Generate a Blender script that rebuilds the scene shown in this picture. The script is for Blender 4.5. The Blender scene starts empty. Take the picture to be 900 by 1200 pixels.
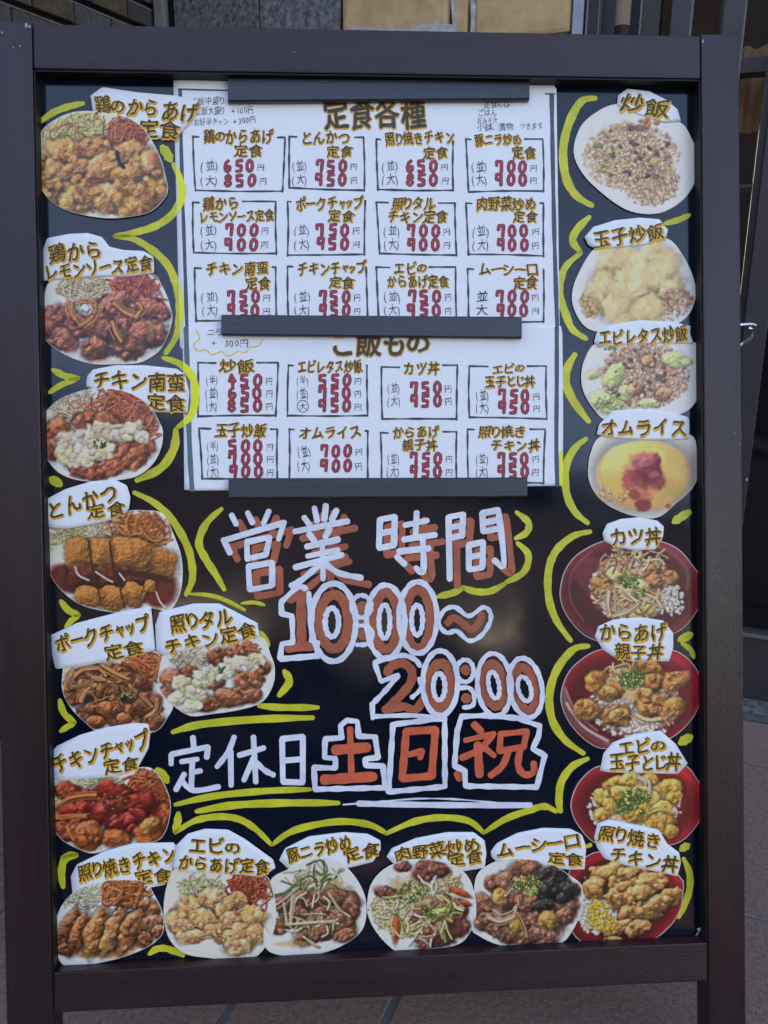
import bpy, bmesh, math, random
import numpy as np
from mathutils import Matrix, Vector
random.seed(7)
PI = math.pi
scene = bpy.context.scene

# ------------------------------------------------------------------ camera
LEAN = math.radians(15)
OV = 0.6655                                   # height of the middle of the board opening, measured along the board
OW, OH = 0.72, 0.961                          # opening of the wooden frame
# board axes in the world: x right, v up along the board, w out of the board
Bm = Matrix(((1, 0, 0, 0), (0, math.sin(LEAN), -math.cos(LEAN), 0), (0, math.cos(LEAN), math.sin(LEAN), 0), (0, 0, 0, 1)))
Rcv = np.array([[0.99825378, 0.01438242, -0.05729343], [-0.01531516, 0.9997567, -0.01587425], [0.05705118, 0.01672399, 0.99823117]])
FL = 970.0
camL = np.array([-0.0481924, OV + 0.02300642, 0.89698633])
flip = np.diag([1, -1, -1])
rightL, downL, fwdL = flip @ Rcv[0], flip @ Rcv[1], flip @ Rcv[2]
cd = bpy.data.cameras.new('camera'); cam = bpy.data.objects.new('camera', cd); scene.collection.objects.link(cam)
cd.sensor_fit = 'VERTICAL'; cd.sensor_height = 36; cd.lens = FL / 1200 * 36; cd.clip_start = 0.02; cd.clip_end = 500
cl = Matrix.Identity(4)
for i in range(3):
    cl[i][0] = rightL[i]; cl[i][1] = -downL[i]; cl[i][2] = -fwdL[i]; cl[i][3] = camL[i]
cam.matrix_world = Bm @ cl
scene.camera = cam
# ------------------------------------------------------------------ light
PHI = math.radians(25)                        # the shop front stands turned to the board
D2 = Vector((math.sin(PHI), math.cos(PHI), 0)); R2 = Vector((math.cos(PHI), -math.sin(PHI), 0)); UP = Vector((0, 0, 1))
SUN_EL = math.radians(36); SUN_AZ = PHI + math.radians(14)      # sun behind the shop: board in open shade
w = bpy.data.worlds.new('World'); scene.world = w; w.use_nodes = True
nt = w.node_tree; nt.nodes.clear()
sky = nt.nodes.new('ShaderNodeTexSky'); sky.sky_type = 'NISHITA'; sky.sun_disc = False
sky.sun_elevation = SUN_EL; sky.sun_rotation = SUN_AZ; sky.air_density = 1.0; sky.dust_density = 0.25; sky.ozone_density = 1.5
bg = nt.nodes.new('ShaderNodeBackground'); bg.inputs[1].default_value = 0.15
wo = nt.nodes.new('ShaderNodeOutputWorld'); nt.links.new(sky.outputs[0], bg.inputs[0]); nt.links.new(bg.outputs[0], wo.inputs[0])
sd = bpy.data.lights.new('sun', 'SUN'); sun = bpy.data.objects.new('sun', sd); scene.collection.objects.link(sun)
sd.energy = 4.0; sd.angle = math.radians(0.5); sd.color = (1, .95, .87)
sv = Vector((math.sin(SUN_AZ) * math.cos(SUN_EL), math.cos(SUN_AZ) * math.cos(SUN_EL), math.sin(SUN_EL)))
sun.rotation_euler = sv.to_track_quat('Z', 'Y').to_euler()
vs = scene.view_settings; vs.view_transform = 'Standard'; vs.look = 'None'; vs.gamma = 1; vs.use_curve_mapping = False
vs.exposure = 2.34
vs.use_white_balance = True; vs.white_balance_temperature = 7700; vs.white_balance_tint = 20      # the phone's white balance for open shade
scene.cycles.max_bounces = 6

# ------------------------------------------------------------------ helpers
def lin(c):
    c = np.asarray(c, float) / 255
    return np.where(c <= .04045, c / 12.92, ((c + .055) / 1.055) ** 2.4)
KW = np.array([.64, .75, 1.02])
def A(*c):                                     # printed or painted colour from its look under this light
    return np.clip(lin(c if len(c) == 3 else c[0]) / KW, 0, .86)

def mat(name, col, rough=.6, spec=.5, var=0, scale=20, bump=0, bscale=200, col2=None, metal=0, stretch=None, coat=0, rvar=0, rscale=12):
    m = bpy.data.materials.new(name); m.use_nodes = True; n = m.node_tree; b = n.nodes['Principled BSDF']
    b.inputs['Roughness'].default_value = rough; b.inputs['Specular IOR Level'].default_value = spec; b.inputs['Metallic'].default_value = metal
    b.inputs['Coat Weight'].default_value = coat; b.inputs['Coat Roughness'].default_value = .08
    col = tuple(float(x) for x in col)
    b.inputs['Base Color'].default_value = (*col, 1)
    tc = n.nodes.new('ShaderNodeTexCoord'); src = tc.outputs['Object']
    if stretch:
        mp = n.nodes.new('ShaderNodeMapping'); mp.inputs['Scale'].default_value = stretch; n.links.new(src, mp.inputs[0]); src = mp.outputs[0]
    if var or col2 is not None:
        t = n.nodes.new('ShaderNodeTexNoise'); t.inputs['Scale'].default_value = scale; t.inputs['Detail'].default_value = 6; t.inputs['Roughness'].default_value = .65
        n.links.new(src, t.inputs['Vector'])
        r = n.nodes.new('ShaderNodeValToRGB'); r.color_ramp.elements[0].position = .32; r.color_ramp.elements[1].position = .68
        c2 = col2 if col2 is not None else [x * (1 - var) for x in col]
        c1 = col if col2 is not None else [min(1, x * (1 + var)) for x in col]
        r.color_ramp.elements[0].color = (*[float(x) for x in c2], 1); r.color_ramp.elements[1].color = (*[float(x) for x in c1], 1)
        n.links.new(t.outputs['Fac'], r.inputs[0]); n.links.new(r.outputs[0], b.inputs['Base Color'])
    if rvar:
        t3 = n.nodes.new('ShaderNodeTexNoise'); t3.inputs['Scale'].default_value = rscale; t3.inputs['Detail'].default_value = 5; n.links.new(src, t3.inputs['Vector'])
        mr = n.nodes.new('ShaderNodeMapRange'); mr.inputs[1].default_value = .35; mr.inputs[2].default_value = .65; mr.inputs[3].default_value = rough - rvar; mr.inputs[4].default_value = rough + rvar
        n.links.new(t3.outputs['Fac'], mr.inputs[0]); n.links.new(mr.outputs[0], b.inputs['Roughness'])
    if bump:
        t2 = n.nodes.new('ShaderNodeTexNoise'); t2.inputs['Scale'].default_value = bscale; t2.inputs['Detail'].default_value = 4
        n.links.new(src, t2.inputs['Vector'])
        bp = n.nodes.new('ShaderNodeBump'); bp.inputs['Strength'].default_value = bump; bp.inputs['Distance'].default_value = .002
        n.links.new(t2.outputs['Fac'], bp.inputs['Height']); n.links.new(bp.outputs[0], b.inputs['Normal'])
    return m

def link(o): scene.collection.objects.link(o); return o
def tag(o, label=None, cat=None, group=None, kind=None):
    if label: o['label'] = label
    if cat: o['category'] = cat
    if group: o['group'] = group
    if kind: o['kind'] = kind
    return o
def mesh_obj(name, V, F, m, parent=None, smooth=False):
    me = bpy.data.meshes.new(name); me.from_pydata([tuple(map(float, v)) for v in V], [], F); me.materials.append(m)
    if smooth: me.polygons.foreach_set('use_smooth', [True] * len(me.polygons))
    o = link(bpy.data.objects.new(name, me))
    if parent is not None: o.parent = parent
    return o
def empty(name, M, label=None, cat=None, group=None):
    e = link(bpy.data.objects.new(name, None)); e.matrix_world = M; e.empty_display_size = .05
    return tag(e, label, cat, group)
BOXF = [(0, 3, 2, 1), (4, 5, 6, 7), (0, 1, 5, 4), (1, 2, 6, 5), (2, 3, 7, 6), (3, 0, 4, 7)]
def bm_box(bm, x0, x1, y0, y1, z0, z1):
    vs_ = [bm.verts.new(p) for p in ((x0, y0, z0), (x1, y0, z0), (x1, y1, z0), (x0, y1, z0), (x0, y0, z1), (x1, y0, z1), (x1, y1, z1), (x0, y1, z1))]
    for f in BOXF: bm.faces.new([vs_[i] for i in f])
def box(name, m, parent, x0, x1, y0, y1, z0, z1, bev=0, seg=2):
    bm = bmesh.new(); bm_box(bm, x0, x1, y0, y1, z0, z1)
    if bev: bmesh.ops.bevel(bm, geom=bm.edges[:], offset=bev, segments=seg, affect='EDGES', profile=.6)
    me = bpy.data.meshes.new(name); bm.to_mesh(me); bm.free(); me.materials.append(m)
    o = link(bpy.data.objects.new(name, me)); o.parent = parent
    return o

# photograph ray -> point on the plane w of the board (board axes)
def pp(px, py, w):
    px = np.asarray(px, float); py = np.asarray(py, float)
    d = fwdL[:, None] + rightL[:, None] * ((px.ravel() - 450) / FL) + downL[:, None] * ((py.ravel() - 600) / FL)
    t = (np.asarray(w, float).ravel() - camL[2]) / d[2]
    P = camL[:, None] + d * t
    return P.T                                  # x, v, w
PANEL = -0.018
STEP = 0.0007

class Acc:                                      # gathers flat strokes lying on the board, in picture units, and links them as one mesh
    def __init__(s, level, hf=None): s.w = PANEL + level * STEP; s.P = []; s.F = []; s.k = 0; s.hf = hf
    def add(s, pts, faces, dw=0):
        b = len(s.P); s.k += 1; e = s.w + dw + (s.k % 40) * 4e-6
        for x, y in pts: s.P.append((x, y, e))
        s.F += [tuple(i + b for i in f) for f in faces]
    def build(s, name, m, parent, org, clip=None):
        if not s.P: return None
        P = np.array(s.P); ww = P[:, 2]
        if s.hf: ww = ww + s.hf(P[:, 0], P[:, 1])
        L = pp(P[:, 0], P[:, 1], ww) - np.array(org)
        o = mesh_obj(name, L, s.F, m, parent)
        if clip:
            a, b_ = pp([clip[0][0], clip[1][0]], [clip[0][1], clip[1][1]], [s.w, s.w]) - np.array(org)
            d = Vector(b_ - a).normalized(); nrm = Vector((d.y, -d.x, 0)) * clip[2]
            bm = bmesh.new(); bm.from_mesh(o.data)
            bmesh.ops.bisect_plane(bm, geom=bm.verts[:] + bm.edges[:] + bm.faces[:], plane_co=Vector(a), plane_no=nrm, clear_outer=True)
            bm.to_mesh(o.data); bm.free()
        return o

def catmull(pts, n=6, closed=False):
    pts = [np.array(p, float) for p in pts]; N = len(pts)
    if N < 3 and not closed: return pts
    out = []
    rng_ = range(N if closed else N - 1)
    for i in rng_:
        if closed: p0, p1, p2, p3 = pts[i - 1], pts[i], pts[(i + 1) % N], pts[(i + 2) % N]
        else: p0, p1, p2, p3 = pts[max(i - 1, 0)], pts[i], pts[i + 1], pts[min(i + 2, N - 1)]
        for k in range(n):
            t = k / n
            out.append(.5 * ((2 * p1) + (p2 - p0) * t + (2 * p0 - 5 * p1 + 4 * p2 - p3) * t * t + (3 * p1 - p0 - 3 * p2 + p3) * t ** 3))
    if not closed: out.append(pts[-1])
    return out
def ribbon(acc, pts, width, smooth=True, closed=False, rough=.06, taper=None, cap=True):
    if not smooth and not closed and len(pts) > 2:            # sharp corners: one brush stroke per straight run
        for a, b in zip(pts[:-1], pts[1:]): ribbon(acc, [a, b], width, False, rough=rough)
        return
    if not smooth and closed:
        for a, b in zip(pts, pts[1:] + pts[:1]): ribbon(acc, [a, b], width, False, rough=rough)
        return
    q = catmull(pts, 6, closed) if smooth else [np.array(p, float) for p in pts]
    if not smooth:
        a, b = q[0], q[-1]; n = max(2, int(np.hypot(*(b - a)) / 5)); q = [a + (b - a) * i / n for i in range(n + 1)]
    N = len(q); T = []
    for i in range(N):
        d = (q[(i + 1) % N] - q[i - 1]) if closed else (q[min(i + 1, N - 1)] - q[max(i - 1, 0)])
        T.append(d / (np.hypot(*d) + 1e-9))
    L, R = [], []; ph = random.random() * 9; jit = 1
    for i in range(N):
        wd = width / 2 * (1 + rough * math.sin(i * 1.3 + ph) + rough * random.uniform(-1, 1) * .7)
        if taper: 
            t = i / (N - 1); wd *= min(1, taper[0] + (1 - taper[0]) * min(1, t * 4)) * min(1, taper[1] + (1 - taper[1]) * min(1, (1 - t) * 4))
        nx, ny = -T[i][1] * wd, T[i][0] * wd
        L.append((q[i][0] + nx, q[i][1] + ny)); R.append((q[i][0] - nx, q[i][1] - ny))
    pts_ = L + R; F = [(i, i + 1, N + i + 1, N + i) for i in range(N - 1)]
    if closed: F.append((N - 1, 0, N, 2 * N - 1))
    elif cap:
        for e, c, sg in ((0, q[0], -1), (N - 1, q[-1], 1)):
            a = np.array(L[e]); v = (a - c); base = len(pts_); K = 4; ids = [e]
            for k in range(1, K):
                an = PI * k / K
                tdir = T[e] * sg * np.hypot(*v) * .8
                p = c + v * math.cos(an) + tdir * math.sin(an); pts_.append((p[0], p[1])); ids.append(base + k - 1)
            ids.append(N + e); F.append(tuple(ids))
    acc.add(pts_, F)
def Z(ox, oy, s, *pts): return [(ox + x / s, oy + y / s) for x, y in pts]

# handwriting from outline glyphs, shaken by hand
GC = {}
def glyph(ch, off):
    if (ch, off) not in GC:
        c = bpy.data.curves.new('glyph', 'FONT'); c.body = ch; c.offset = off; c.resolution_u = 2
        o = bpy.data.objects.new('glyph', c); m = bpy.data.meshes.new_from_object(o)
        V = np.array([(v.co.x, v.co.y) for v in m.vertices] or [(0, 0)]); F = [tuple(p.vertices) for p in m.polygons]
        bpy.data.objects.remove(o); bpy.data.curves.remove(c); bpy.data.meshes.remove(m)
        GC[(ch, off)] = (V, F)
    return GC[(ch, off)]
SMALL = {'ャ': .68, 'ッ': .62, 'の': .78, 'と': .95, 'じ': .7, 'り': .7, 'ー': .8, '(': .5, ')': .5, '、': .6, '+': .6, '0': .58, '1': .55, '3': .58, ' ': .5}
def write(layers, s, x0, y0, x1, y1, h, seed=0, jit=1.0):
    """layers: list of (acc, offset, dx, dy)"""
    rd = random.Random(hash((len(s), int(x0 * 7), int(y0 * 3))) + seed)
    W = [SMALL.get(c, 1) for c in s]; tot = sum(W); i_ = .02 if len(s) > 2 else 0; x0, y0, x1, y1 = x0 + (x1 - x0) * i_, y0 + (y1 - y0) * i_, x1 - (x1 - x0) * i_, y1 - (y1 - y0) * i_; dx, dy = x1 - x0, y1 - y0; ln = math.hypot(dx, dy); ang = math.atan2(dy, dx)
    pos = 0
    for c, wd in zip(s, W):
        mid = (pos + wd / 2) / tot; pos += wd
        if c == ' ': continue
        cw = ln / tot * .99
        small = .72 if c in 'ャッの' else 1
        hh = h / .93 * small * rd.uniform(.94, 1.06); ww = (cw if wd >= .9 or c in '(10)3+' else ln / tot) * rd.uniform(.95, 1.04) * (small if c in 'ャッ' else 1)
        if c == 'ー': hh *= .8
        a = ang + math.radians(rd.uniform(-5.5, 5.5)) * jit; sh = rd.uniform(-.13, .1) * jit
        cx = x0 + dx * mid + rd.uniform(-.3, .3); cy = y0 + dy * mid + rd.uniform(-.05, .05) * h
        p1, p2, am = rd.random() * 6, rd.random() * 6, .026 * jit
        gw = .5 if wd >= .6 and c not in '013' else .28
        for acc, off, ox, oy in [(l[0], 0, l[2] + e[0] * l[1] * h, l[3] + e[1] * l[1] * h) for l in layers for e in (((0, 0),) if l[1] <= 0 else ((1, 0), (-1, 0), (0, 1), (0, -1)) if l[1] < .03 else ((1, 0), (-1, 0), (0, 1), (0, -1), (.7, .7), (-.7, .7), (.7, -.7), (-.7, -.7)))]:
            V, F = glyph(c, 0)
            gx = V[:, 0] - gw; gy = V[:, 1] - .38
            gx2 = gx + am * np.sin(gy * 7 + p1) + am * .6 * np.sin(gy * 17 + p2) + sh * gy; gy2 = gy + am * np.sin(gx * 7 + p2) + am * .6 * np.sin(gx * 15 + p1) + .09 * gx * jit
            X = gx2 * ww; Y = -gy2 * hh
            px = cx + ox + X * math.cos(a) - Y * math.sin(a); py = cy + oy + X * math.sin(a) + Y * math.cos(a)
            acc.add(list(zip(px, py)), F)
rd_ = random.uniform
DIG = {'0': ([[(.5, 1), (.95, .75), (.95, .25), (.5, 0), (.05, .25), (.05, .75)]], True),
       '7': ([[(0, .62), (0, 1), (.9, 1), (.85, 0)]], False), '5': ([[(.95, 1), (.05, .97), (.05, .55), (.9, .5), (.9, .03), (0, 0)]], False),
       '9': ([[(.9, .5), (.05, .5), (.05, 1), (.9, 1), (.85, 0)]], False), '6': ([[(.6, 1), (.15, .75), (.05, .3), (.4, 0), (.9, .15), (.85, .45), (.25, .42)]], 'S'),
       '8': ([[(.5, .53), (.9, .75), (.5, 1), (.1, .75)], [(.5, .5), (.95, .25), (.5, 0), (.05, .25)]], True), '4': ([[(.35, 1), (0, .4), (1, .42)], [(.65, .75), (.6, 0)]], False)}
def digits(dark, red, s, x0, x1, y0, y1):
    n = len(s); cw = (x1 - x0) / n; rd = random.Random(int(x0 + y0 * 3))
    for i, c in enumerate(s):
        paths, mode = DIG[c]; W = cw * .47; H = (y1 - y0) - 5
        bx = x0 + cw * (i + .5) - W / 2 + rd.uniform(-.5, .5); by = y1 - 2.5 + rd.uniform(-.4, .4); sk = rd.uniform(-.02, .1)
        for p in paths:
            q = [(bx + x * W + sk * yy * H, by - yy * H) for x, yy in p]
            for acc, wd in ((dark, 4.1), (red, 2.3)):
                ribbon(acc, q, wd, smooth=(mode is not False), closed=(mode is True), rough=.08)

# ------------------------------------------------------------------ materials
M = {}
M['frame'] = mat('dark_stained_wood', (.0225, .0075, .0098), .33, .5, .3, 9, .3, 260, rvar=.05, rscale=6, stretch=(6, .6, 6))
M['frame_h'] = mat('dark_stained_wood_rail', (.0225, .0075, .0098), .33, .5, .3, 9, .3, 260, rvar=.05, rscale=6, stretch=(.6, 6, 6))
M['recess_shade'] = mat('recess_shade_black', (.006, .006, .007), .5, .3)
M['panel'] = mat('black_gloss_board', (.001, .004, .012), .12, .6, .2, 6, .035, 28, rvar=.07, rscale=9)
M['bar'] = mat('dark_magnet_plastic', (.014, .018, .026), .32, .7, .15, 30, .1, 900, stretch=(.1, 8, 8))
M['paper'] = mat('white_copy_paper', A(212, 217, 238), .55, .35, .015, 60, .05, 90)
M['tagpaper'] = mat('white_tag_paper', A(210, 215, 237), .5, .4, .02, 60, .05, 60)
M['ink'] = mat('dark_marker_ink', A(54, 54, 50), .45, .4, .45, 420)
M['ink2'] = mat('olive_marker_ink', A(62, 52, 26), .45, .4, .5, 420)
M['box'] = mat('grey_marker_line', A(58, 62, 74), .5, .4, .35, 420)
M['border'] = mat('grey_border_line', A(66, 76, 98), .5, .4, .2, 300)
M['teal'] = mat('teal_border_line', A(72, 100, 116), .5, .4, .2, 300)
M['thin'] = mat('thin_pen_ink', A(62, 62, 78), .5, .4, .25, 300)
M['ochre'] = mat('ochre_marker_shadow', A(222, 168, 50), .5, .4, .18, 160, col2=A(184, 126, 34))
M['red'] = mat('crimson_marker_ink', A(168, 56, 72), .45, .4, .2, 400, col2=A(136, 42, 62))
M['redline'] = mat('dark_red_marker_outline', A(82, 40, 58), .45, .4, .2, 400)
M['yellow'] = mat('lime_paint_marker', A(186, 190, 52), .4, .5, .15, 32, .25, 260, col2=A(152, 160, 36))
M['yellow_sheet'] = mat('lime_paint_on_paper', A(238, 226, 42), .4, .5, .1, 60, .1, 300, col2=A(214, 204, 30))
M['cloud'] = mat('orange_pen_line', A(226, 184, 92), .5, .4, .1, 200)
M['white'] = mat('white_paint_marker', A(212, 220, 244), .42, .5, .1, 34, .25, 260, col2=A(172, 184, 218))
M['brown'] = mat('brown_paint_marker', A(158, 88, 66), .45, .5, .15, 34, .25, 260, col2=A(132, 68, 52))
M['orange'] = mat('vermilion_paint_marker', A(194, 92, 66), .45, .5, .12, 60, .1, 300, col2=A(168, 76, 56))
M['tape'] = mat('clear_tape', (.5, .52, .55), .2, .6)
M['chip'] = mat('bare_wood_chip', (.42, .37, .33), .7, .3, .3, 300)
mp = bpy.data.materials.new('printed_food_photograph'); mp.use_nodes = True
_b = mp.node_tree.nodes['Principled BSDF']; _b.inputs['Roughness'].default_value = .3; _b.inputs['Specular IOR Level'].default_value = .45
_a = mp.node_tree.nodes.new('ShaderNodeAttribute'); _a.attribute_name = 'Col'; mp.node_tree.links.new(_a.outputs['Color'], _b.inputs['Base Color'])
M['print'] = mp

# ------------------------------------------------------------------ the menu board
board = empty('menu_board', Bm @ Matrix.Translation((0, 0, 0)), 'tall dark brown wooden framed menu board leaning back with black glossy panel', 'menu board')
xl0, xr0 = -OW / 2, OW / 2; vt, vb = OV + OH / 2, OV - OH / 2
LP, RP, TR_, BR_ = .0485, .0425, .0465, .0435
dp = .032
box('post', M['frame'], board, xl0 - LP, xl0, .0, vt + TR_ + .0018, -dp, 0, .0016)
box('post', M['frame'], board, xr0, xr0 + RP, .0, vt + TR_ + .0016, -dp, 0, .0016)
box('rail', M['frame_h'], board, xl0 + .0008, xr0 - .0008, vt, vt + TR_, -dp + .004, -.0012, .0014)
box('rail', M['frame_h'], board, xl0 + .0008, xr0 - .0008, vb - BR_, vb, -dp + .004, -.0012, .0014)
panel = box('panel', M['panel'], board, xl0 + .001, xr0 - .001, vb + .001, vt - .001, PANEL - .004, PANEL)
box('recess_shade_strip', M['recess_shade'], panel, xl0 + .0005, xl0 + .0018, vb + .002, vt - .002, PANEL, -.002)  # black strips lining the recess, its shade put into their colour
box('recess_shade_strip', M['recess_shade'], panel, xr0 - .0018, xr0 - .0005, vb + .002, vt - .002, PANEL, -.002)
box('recess_shade_strip', M['recess_shade'], panel, xl0 + .002, xr0 - .002, vt - .0022, vt - .0005, PANEL, -.003)
# rear stand: two legs, two cross pieces, hinged at the top
rl = math.radians(27)
def rear(x0, x1, s0, s1, name):
    bm = bmesh.new(); bm_box(bm, x0, x1, -s1, -s0, -.02, 0); bmesh.ops.bevel(bm, geom=bm.edges[:], offset=.0015, segments=1, affect='EDGES')
    bmesh.ops.transform(bm, matrix=Matrix.Translation((0, vt + .03, -.034)) @ Matrix.Rotation(rl, 4, 'X'), verts=bm.verts[:])
    me = bpy.data.meshes.new(name); bm.to_mesh(me); bm.free(); me.materials.append(M['frame']); o = link(bpy.data.objects.new(name, me)); o.parent = board
rear(-.33, -.29, 0, 1.19, 'rear_leg'); rear(.29, .33, 0, 1.19, 'rear_leg'); rear(-.29, .29, .02, .06, 'rear_rail'); rear(-.29, .29, .80, .84, 'rear_rail')
for sx in (-.25, .25): box('hinge', mat('hinge_steel', (.4, .4, .42), .35, .5, metal=1), board, sx - .03, sx + .03, vt + .005, vt + .04, -.0345, -.032)
# chips of bare wood and small dots
def patch(px, py, r, m, parent, name, w=.0004, n=9, asp=1.0):
    P = [(px, py)] + [(px + math.cos(2 * PI * k / n) * r * random.uniform(.5, 1.1), py + math.sin(2 * PI * k / n) * r * asp * random.uniform(.5, 1.1)) for k in range(n)]
    L = pp([p[0] for p in P], [p[1] for p in P], [w] * (n + 1))
    return mesh_obj(name, L, [(0, (k % n) + 1, ((k + 1) % n) + 1) for k in range(n)], m, parent)
for a in ((30.5, 30, 2.6, 1.5), (34.5, 31, 1.8, 1.6), (2.5, 38, 1.5, 1.1), (24, 54, 1.2, 1), (15.5, 56, 1.1, 1), (823.8, 48, 1.3, 2.3), (875.3, 562, 1.2, 2), (869, 512, .9, 1), (861, 508, .8, 1), (868, 520, .7, 1), (345, 61, .9, .7)):
    patch(a[0], a[1], a[2], M['chip'], board, 'paint_chip', .0004, asp=a[3])

CX0 = (0, 0, 0)
def strokes(level, name, m, items, parent, org, hf=None, clip=None, sep=True, **kw):
    """items: list of (pts, width, smooth, closed); every stroke its own sub-part"""
    for it in items:
        a = Acc(level, hf); ribbon(a, it[0], it[1], *(it[2:] if len(it) > 2 else ()), **kw)
        a.build(name, m, parent, org, clip)
YEL = [
 ([(47, 143), (62, 132), (80, 125), (98, 121)], 8), ([(190, 172), (195, 179), (200, 188)], 11),
 ([(61.5, 433), (77, 441), (92, 443)], 8), ([(92, 443), (72, 451), (58, 460)], 7), ([(59, 561), (65, 564), (71, 568)], 11),
 ([(206, 503), (204, 525), (189, 548), (160, 563)], 10),
 ([(157, 577), (182, 590), (203, 611), (219, 639), (225, 662), (225, 681), (218, 697)], 9),
 ([(71, 704), (80, 715), (93, 721)], 8), ([(93, 721), (84, 727), (77, 736)], 7), ([(70, 820), (75, 836), (88, 847)], 8), ([(88, 847), (80, 851), (71, 857)], 7),
 ([(223, 696), (248, 698), (268, 705), (287, 715)], 5), ([(283, 707), (298, 706), (310, 709)], 4.5), ([(304, 741), (309, 749), (314, 757)], 10),
 ([(333, 786), (339, 799), (327, 815)], 9), ([(303, 827), (330, 829), (373, 829)], 8),
 ([(202, 858), (235, 849), (300, 843), (367, 841)], 9), ([(205, 943), (250, 933), (310, 927), (364, 925)], 8), ([(230, 951), (270, 944), (330, 941), (397, 941)], 9),
 ([(209, 953), (208, 964), (205, 975)], 9), ([(205, 976), (228, 962), (255, 957), (280, 960), (300, 972), (318, 990)], 8),
 ([(319, 990), (345, 973), (393, 963), (431, 966), (452, 976)], 8), ([(452, 977), (485, 963), (518, 958), (549, 962), (567, 976)], 8),
 ([(567, 976), (592, 960), (619, 950), (638, 945), (652, 951)], 8), ([(184, 902), (190, 908), (196, 916)], 11),
 ([(90, 1002), (76, 1007), (72, 1022), (74, 1040)], 9), ([(175, 1118), (184, 1112), (197, 1112), (215, 1120)], 8), ([(72, 1006), (82, 1001), (90, 1002)], 6),
 ([(260, 596), (242, 613), (233, 636), (241, 655), (252, 672), (263, 691)], 9),
 ([(605, 600), (619, 612), (617, 624), (604, 631)], 8), ([(606, 636), (619, 650), (614, 670), (592, 683)], 8), ([(592, 684), (574, 693), (556, 693), (542, 688)], 8), ([(543, 689), (530, 695), (513, 699)], 8),
 ([(698, 115), (681, 119), (667, 144), (660, 175), (663, 207), (675, 229), (694, 241)], 10),
 ([(691, 254), (677, 268), (671, 282), (680, 295)], 9), ([(681, 296), (664, 311), (657, 328), (656, 346), (663, 368), (671, 386), (687, 397)], 9),
 ([(779, 262), (794, 258), (808, 252)], 7), ([(674, 415), (665, 431), (663, 448), (672, 470), (690, 494)], 10),
 ([(687, 514), (673, 526), (663, 548), (664, 578), (674, 600), (689, 613)], 9), ([(789, 612), (798, 606), (808, 600)], 10),
 ([(692, 623), (672, 628), (652, 645), (643, 668), (643, 700), (652, 727), (669, 751)], 9),
 ([(690, 757), (672, 761), (653, 784), (644, 813), (647, 843), (662, 867), (684, 883)], 9.5),
 ([(689, 889), (671, 898), (658, 916), (655, 938), (657, 951)], 9), ([(796, 750), (803, 747), (810, 743)], 10), ([(799, 754), (809, 761), (813, 771)], 6),
 ([(797, 871), (803, 867), (810, 863)], 11), ([(798, 996), (802, 993), (807, 990)], 9), ([(801, 1006), (808, 1023), (808, 1043), (801, 1063), (795, 1075)], 8), ([(688, 992), (692, 990)], 8)]
YCROSS = [([(203, 192), (211, 210), (213, 230), (203, 250), (184, 264), (160, 272), (134, 277)], 9), ([(134, 277), (156, 280), (177, 292), (196, 310), (206, 332), (210, 352), (210, 373), (206, 395), (194, 414)], 9)]
YCROSS2 = [([(191, 419), (212, 427), (226, 443), (229, 467), (223, 488), (208, 501)], 9)]
for p, wd in YEL + YCROSS + YCROSS2:
    a = Acc(.4); ribbon(a, p, wd, taper=(.55, .6)); a.build('lime_stroke', M['yellow'], panel, CX0)

# 営業時間 in white brush strokes over a brown shadow
zz = lambda *p: Z(220, 580, 2.1429, *p)
SIGN = {
 '営': [zz((110, 50), (122, 74)), zz((150, 44), (163, 70)), zz((204, 40), (190, 72)), zz((90, 112), (106, 146)), zz((92, 114), (240, 70)), zz((242, 68), (228, 112)),
       zz((148, 118), (150, 162)), zz((148, 118), (206, 106)), zz((206, 106), (196, 150)), zz((152, 160), (196, 150)), zz((152, 180), (156, 238)), zz((152, 180), (212, 170)), zz((212, 170), (212, 226)), zz((156, 238), (212, 228))],
 '業': [zz((318, 32), (325, 66)), zz((347, 26), (343, 62)), zz((292, 56), (308, 78)), zz((374, 38), (362, 62)), zz((268, 92), (402, 66)), zz((305, 98), (318, 116)), zz((356, 86), (345, 106)),
       zz((298, 130), (378, 112)), zz((300, 154), (378, 138)), zz((270, 182), (388, 150)), zz((338, 116), (340, 212)), zz((330, 176), (288, 212), (260, 228)), zz((345, 172), (380, 196), (436, 208))],
 '時': [zz((483, 62), (480, 132)), zz((483, 62), (520, 55)), zz((520, 55), (518, 125)), zz((480, 134), (518, 126)), zz((484, 96), (518, 90)), zz((575, 44), (572, 104)), zz((545, 76), (602, 64)),
       zz((542, 112), (622, 100)), zz((530, 142), (606, 134)), zz((590, 110), (592, 192), (572, 182)), zz((525, 155), (545, 174))],
 '間': [zz((655, 56), (658, 212)), zz((655, 56), (692, 48)), zz((692, 48), (688, 104)), zz((657, 108), (688, 102)), zz((657, 82), (690, 76)), zz((740, 46), (742, 92)), zz((740, 46), (780, 38)), zz((780, 38), (794, 172), (770, 164)),
       zz((742, 92), (784, 84)), zz((742, 70), (784, 62)), zz((706, 126), (706, 186)), zz((706, 126), (742, 118)), zz((742, 118), (740, 180)), zz((706, 188), (740, 182)), zz((706, 156), (740, 150))]}
for ch, st in SIGN.items():
    a = Acc(.45)
    for s_ in st: ribbon(a, [(x + 9, y + 8) for x, y in s_], 8, True, rough=.1)
    a.build('brown_shadow_character', M['brown'], panel, CX0)
    a = Acc(.65)
    for s_ in st: ribbon(a, s_, 6.9, True, rough=.1)
    a.build('white_character', M['white'], panel, CX0)
def ring(cx, cy, rx, ry, n=10, tilt=0):
    return [(cx + rx * math.cos(t) - tilt * ry * math.sin(t), cy + ry * math.sin(t)) for t in [2 * PI * k / n - 1.3 for k in range(n)]]
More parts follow.
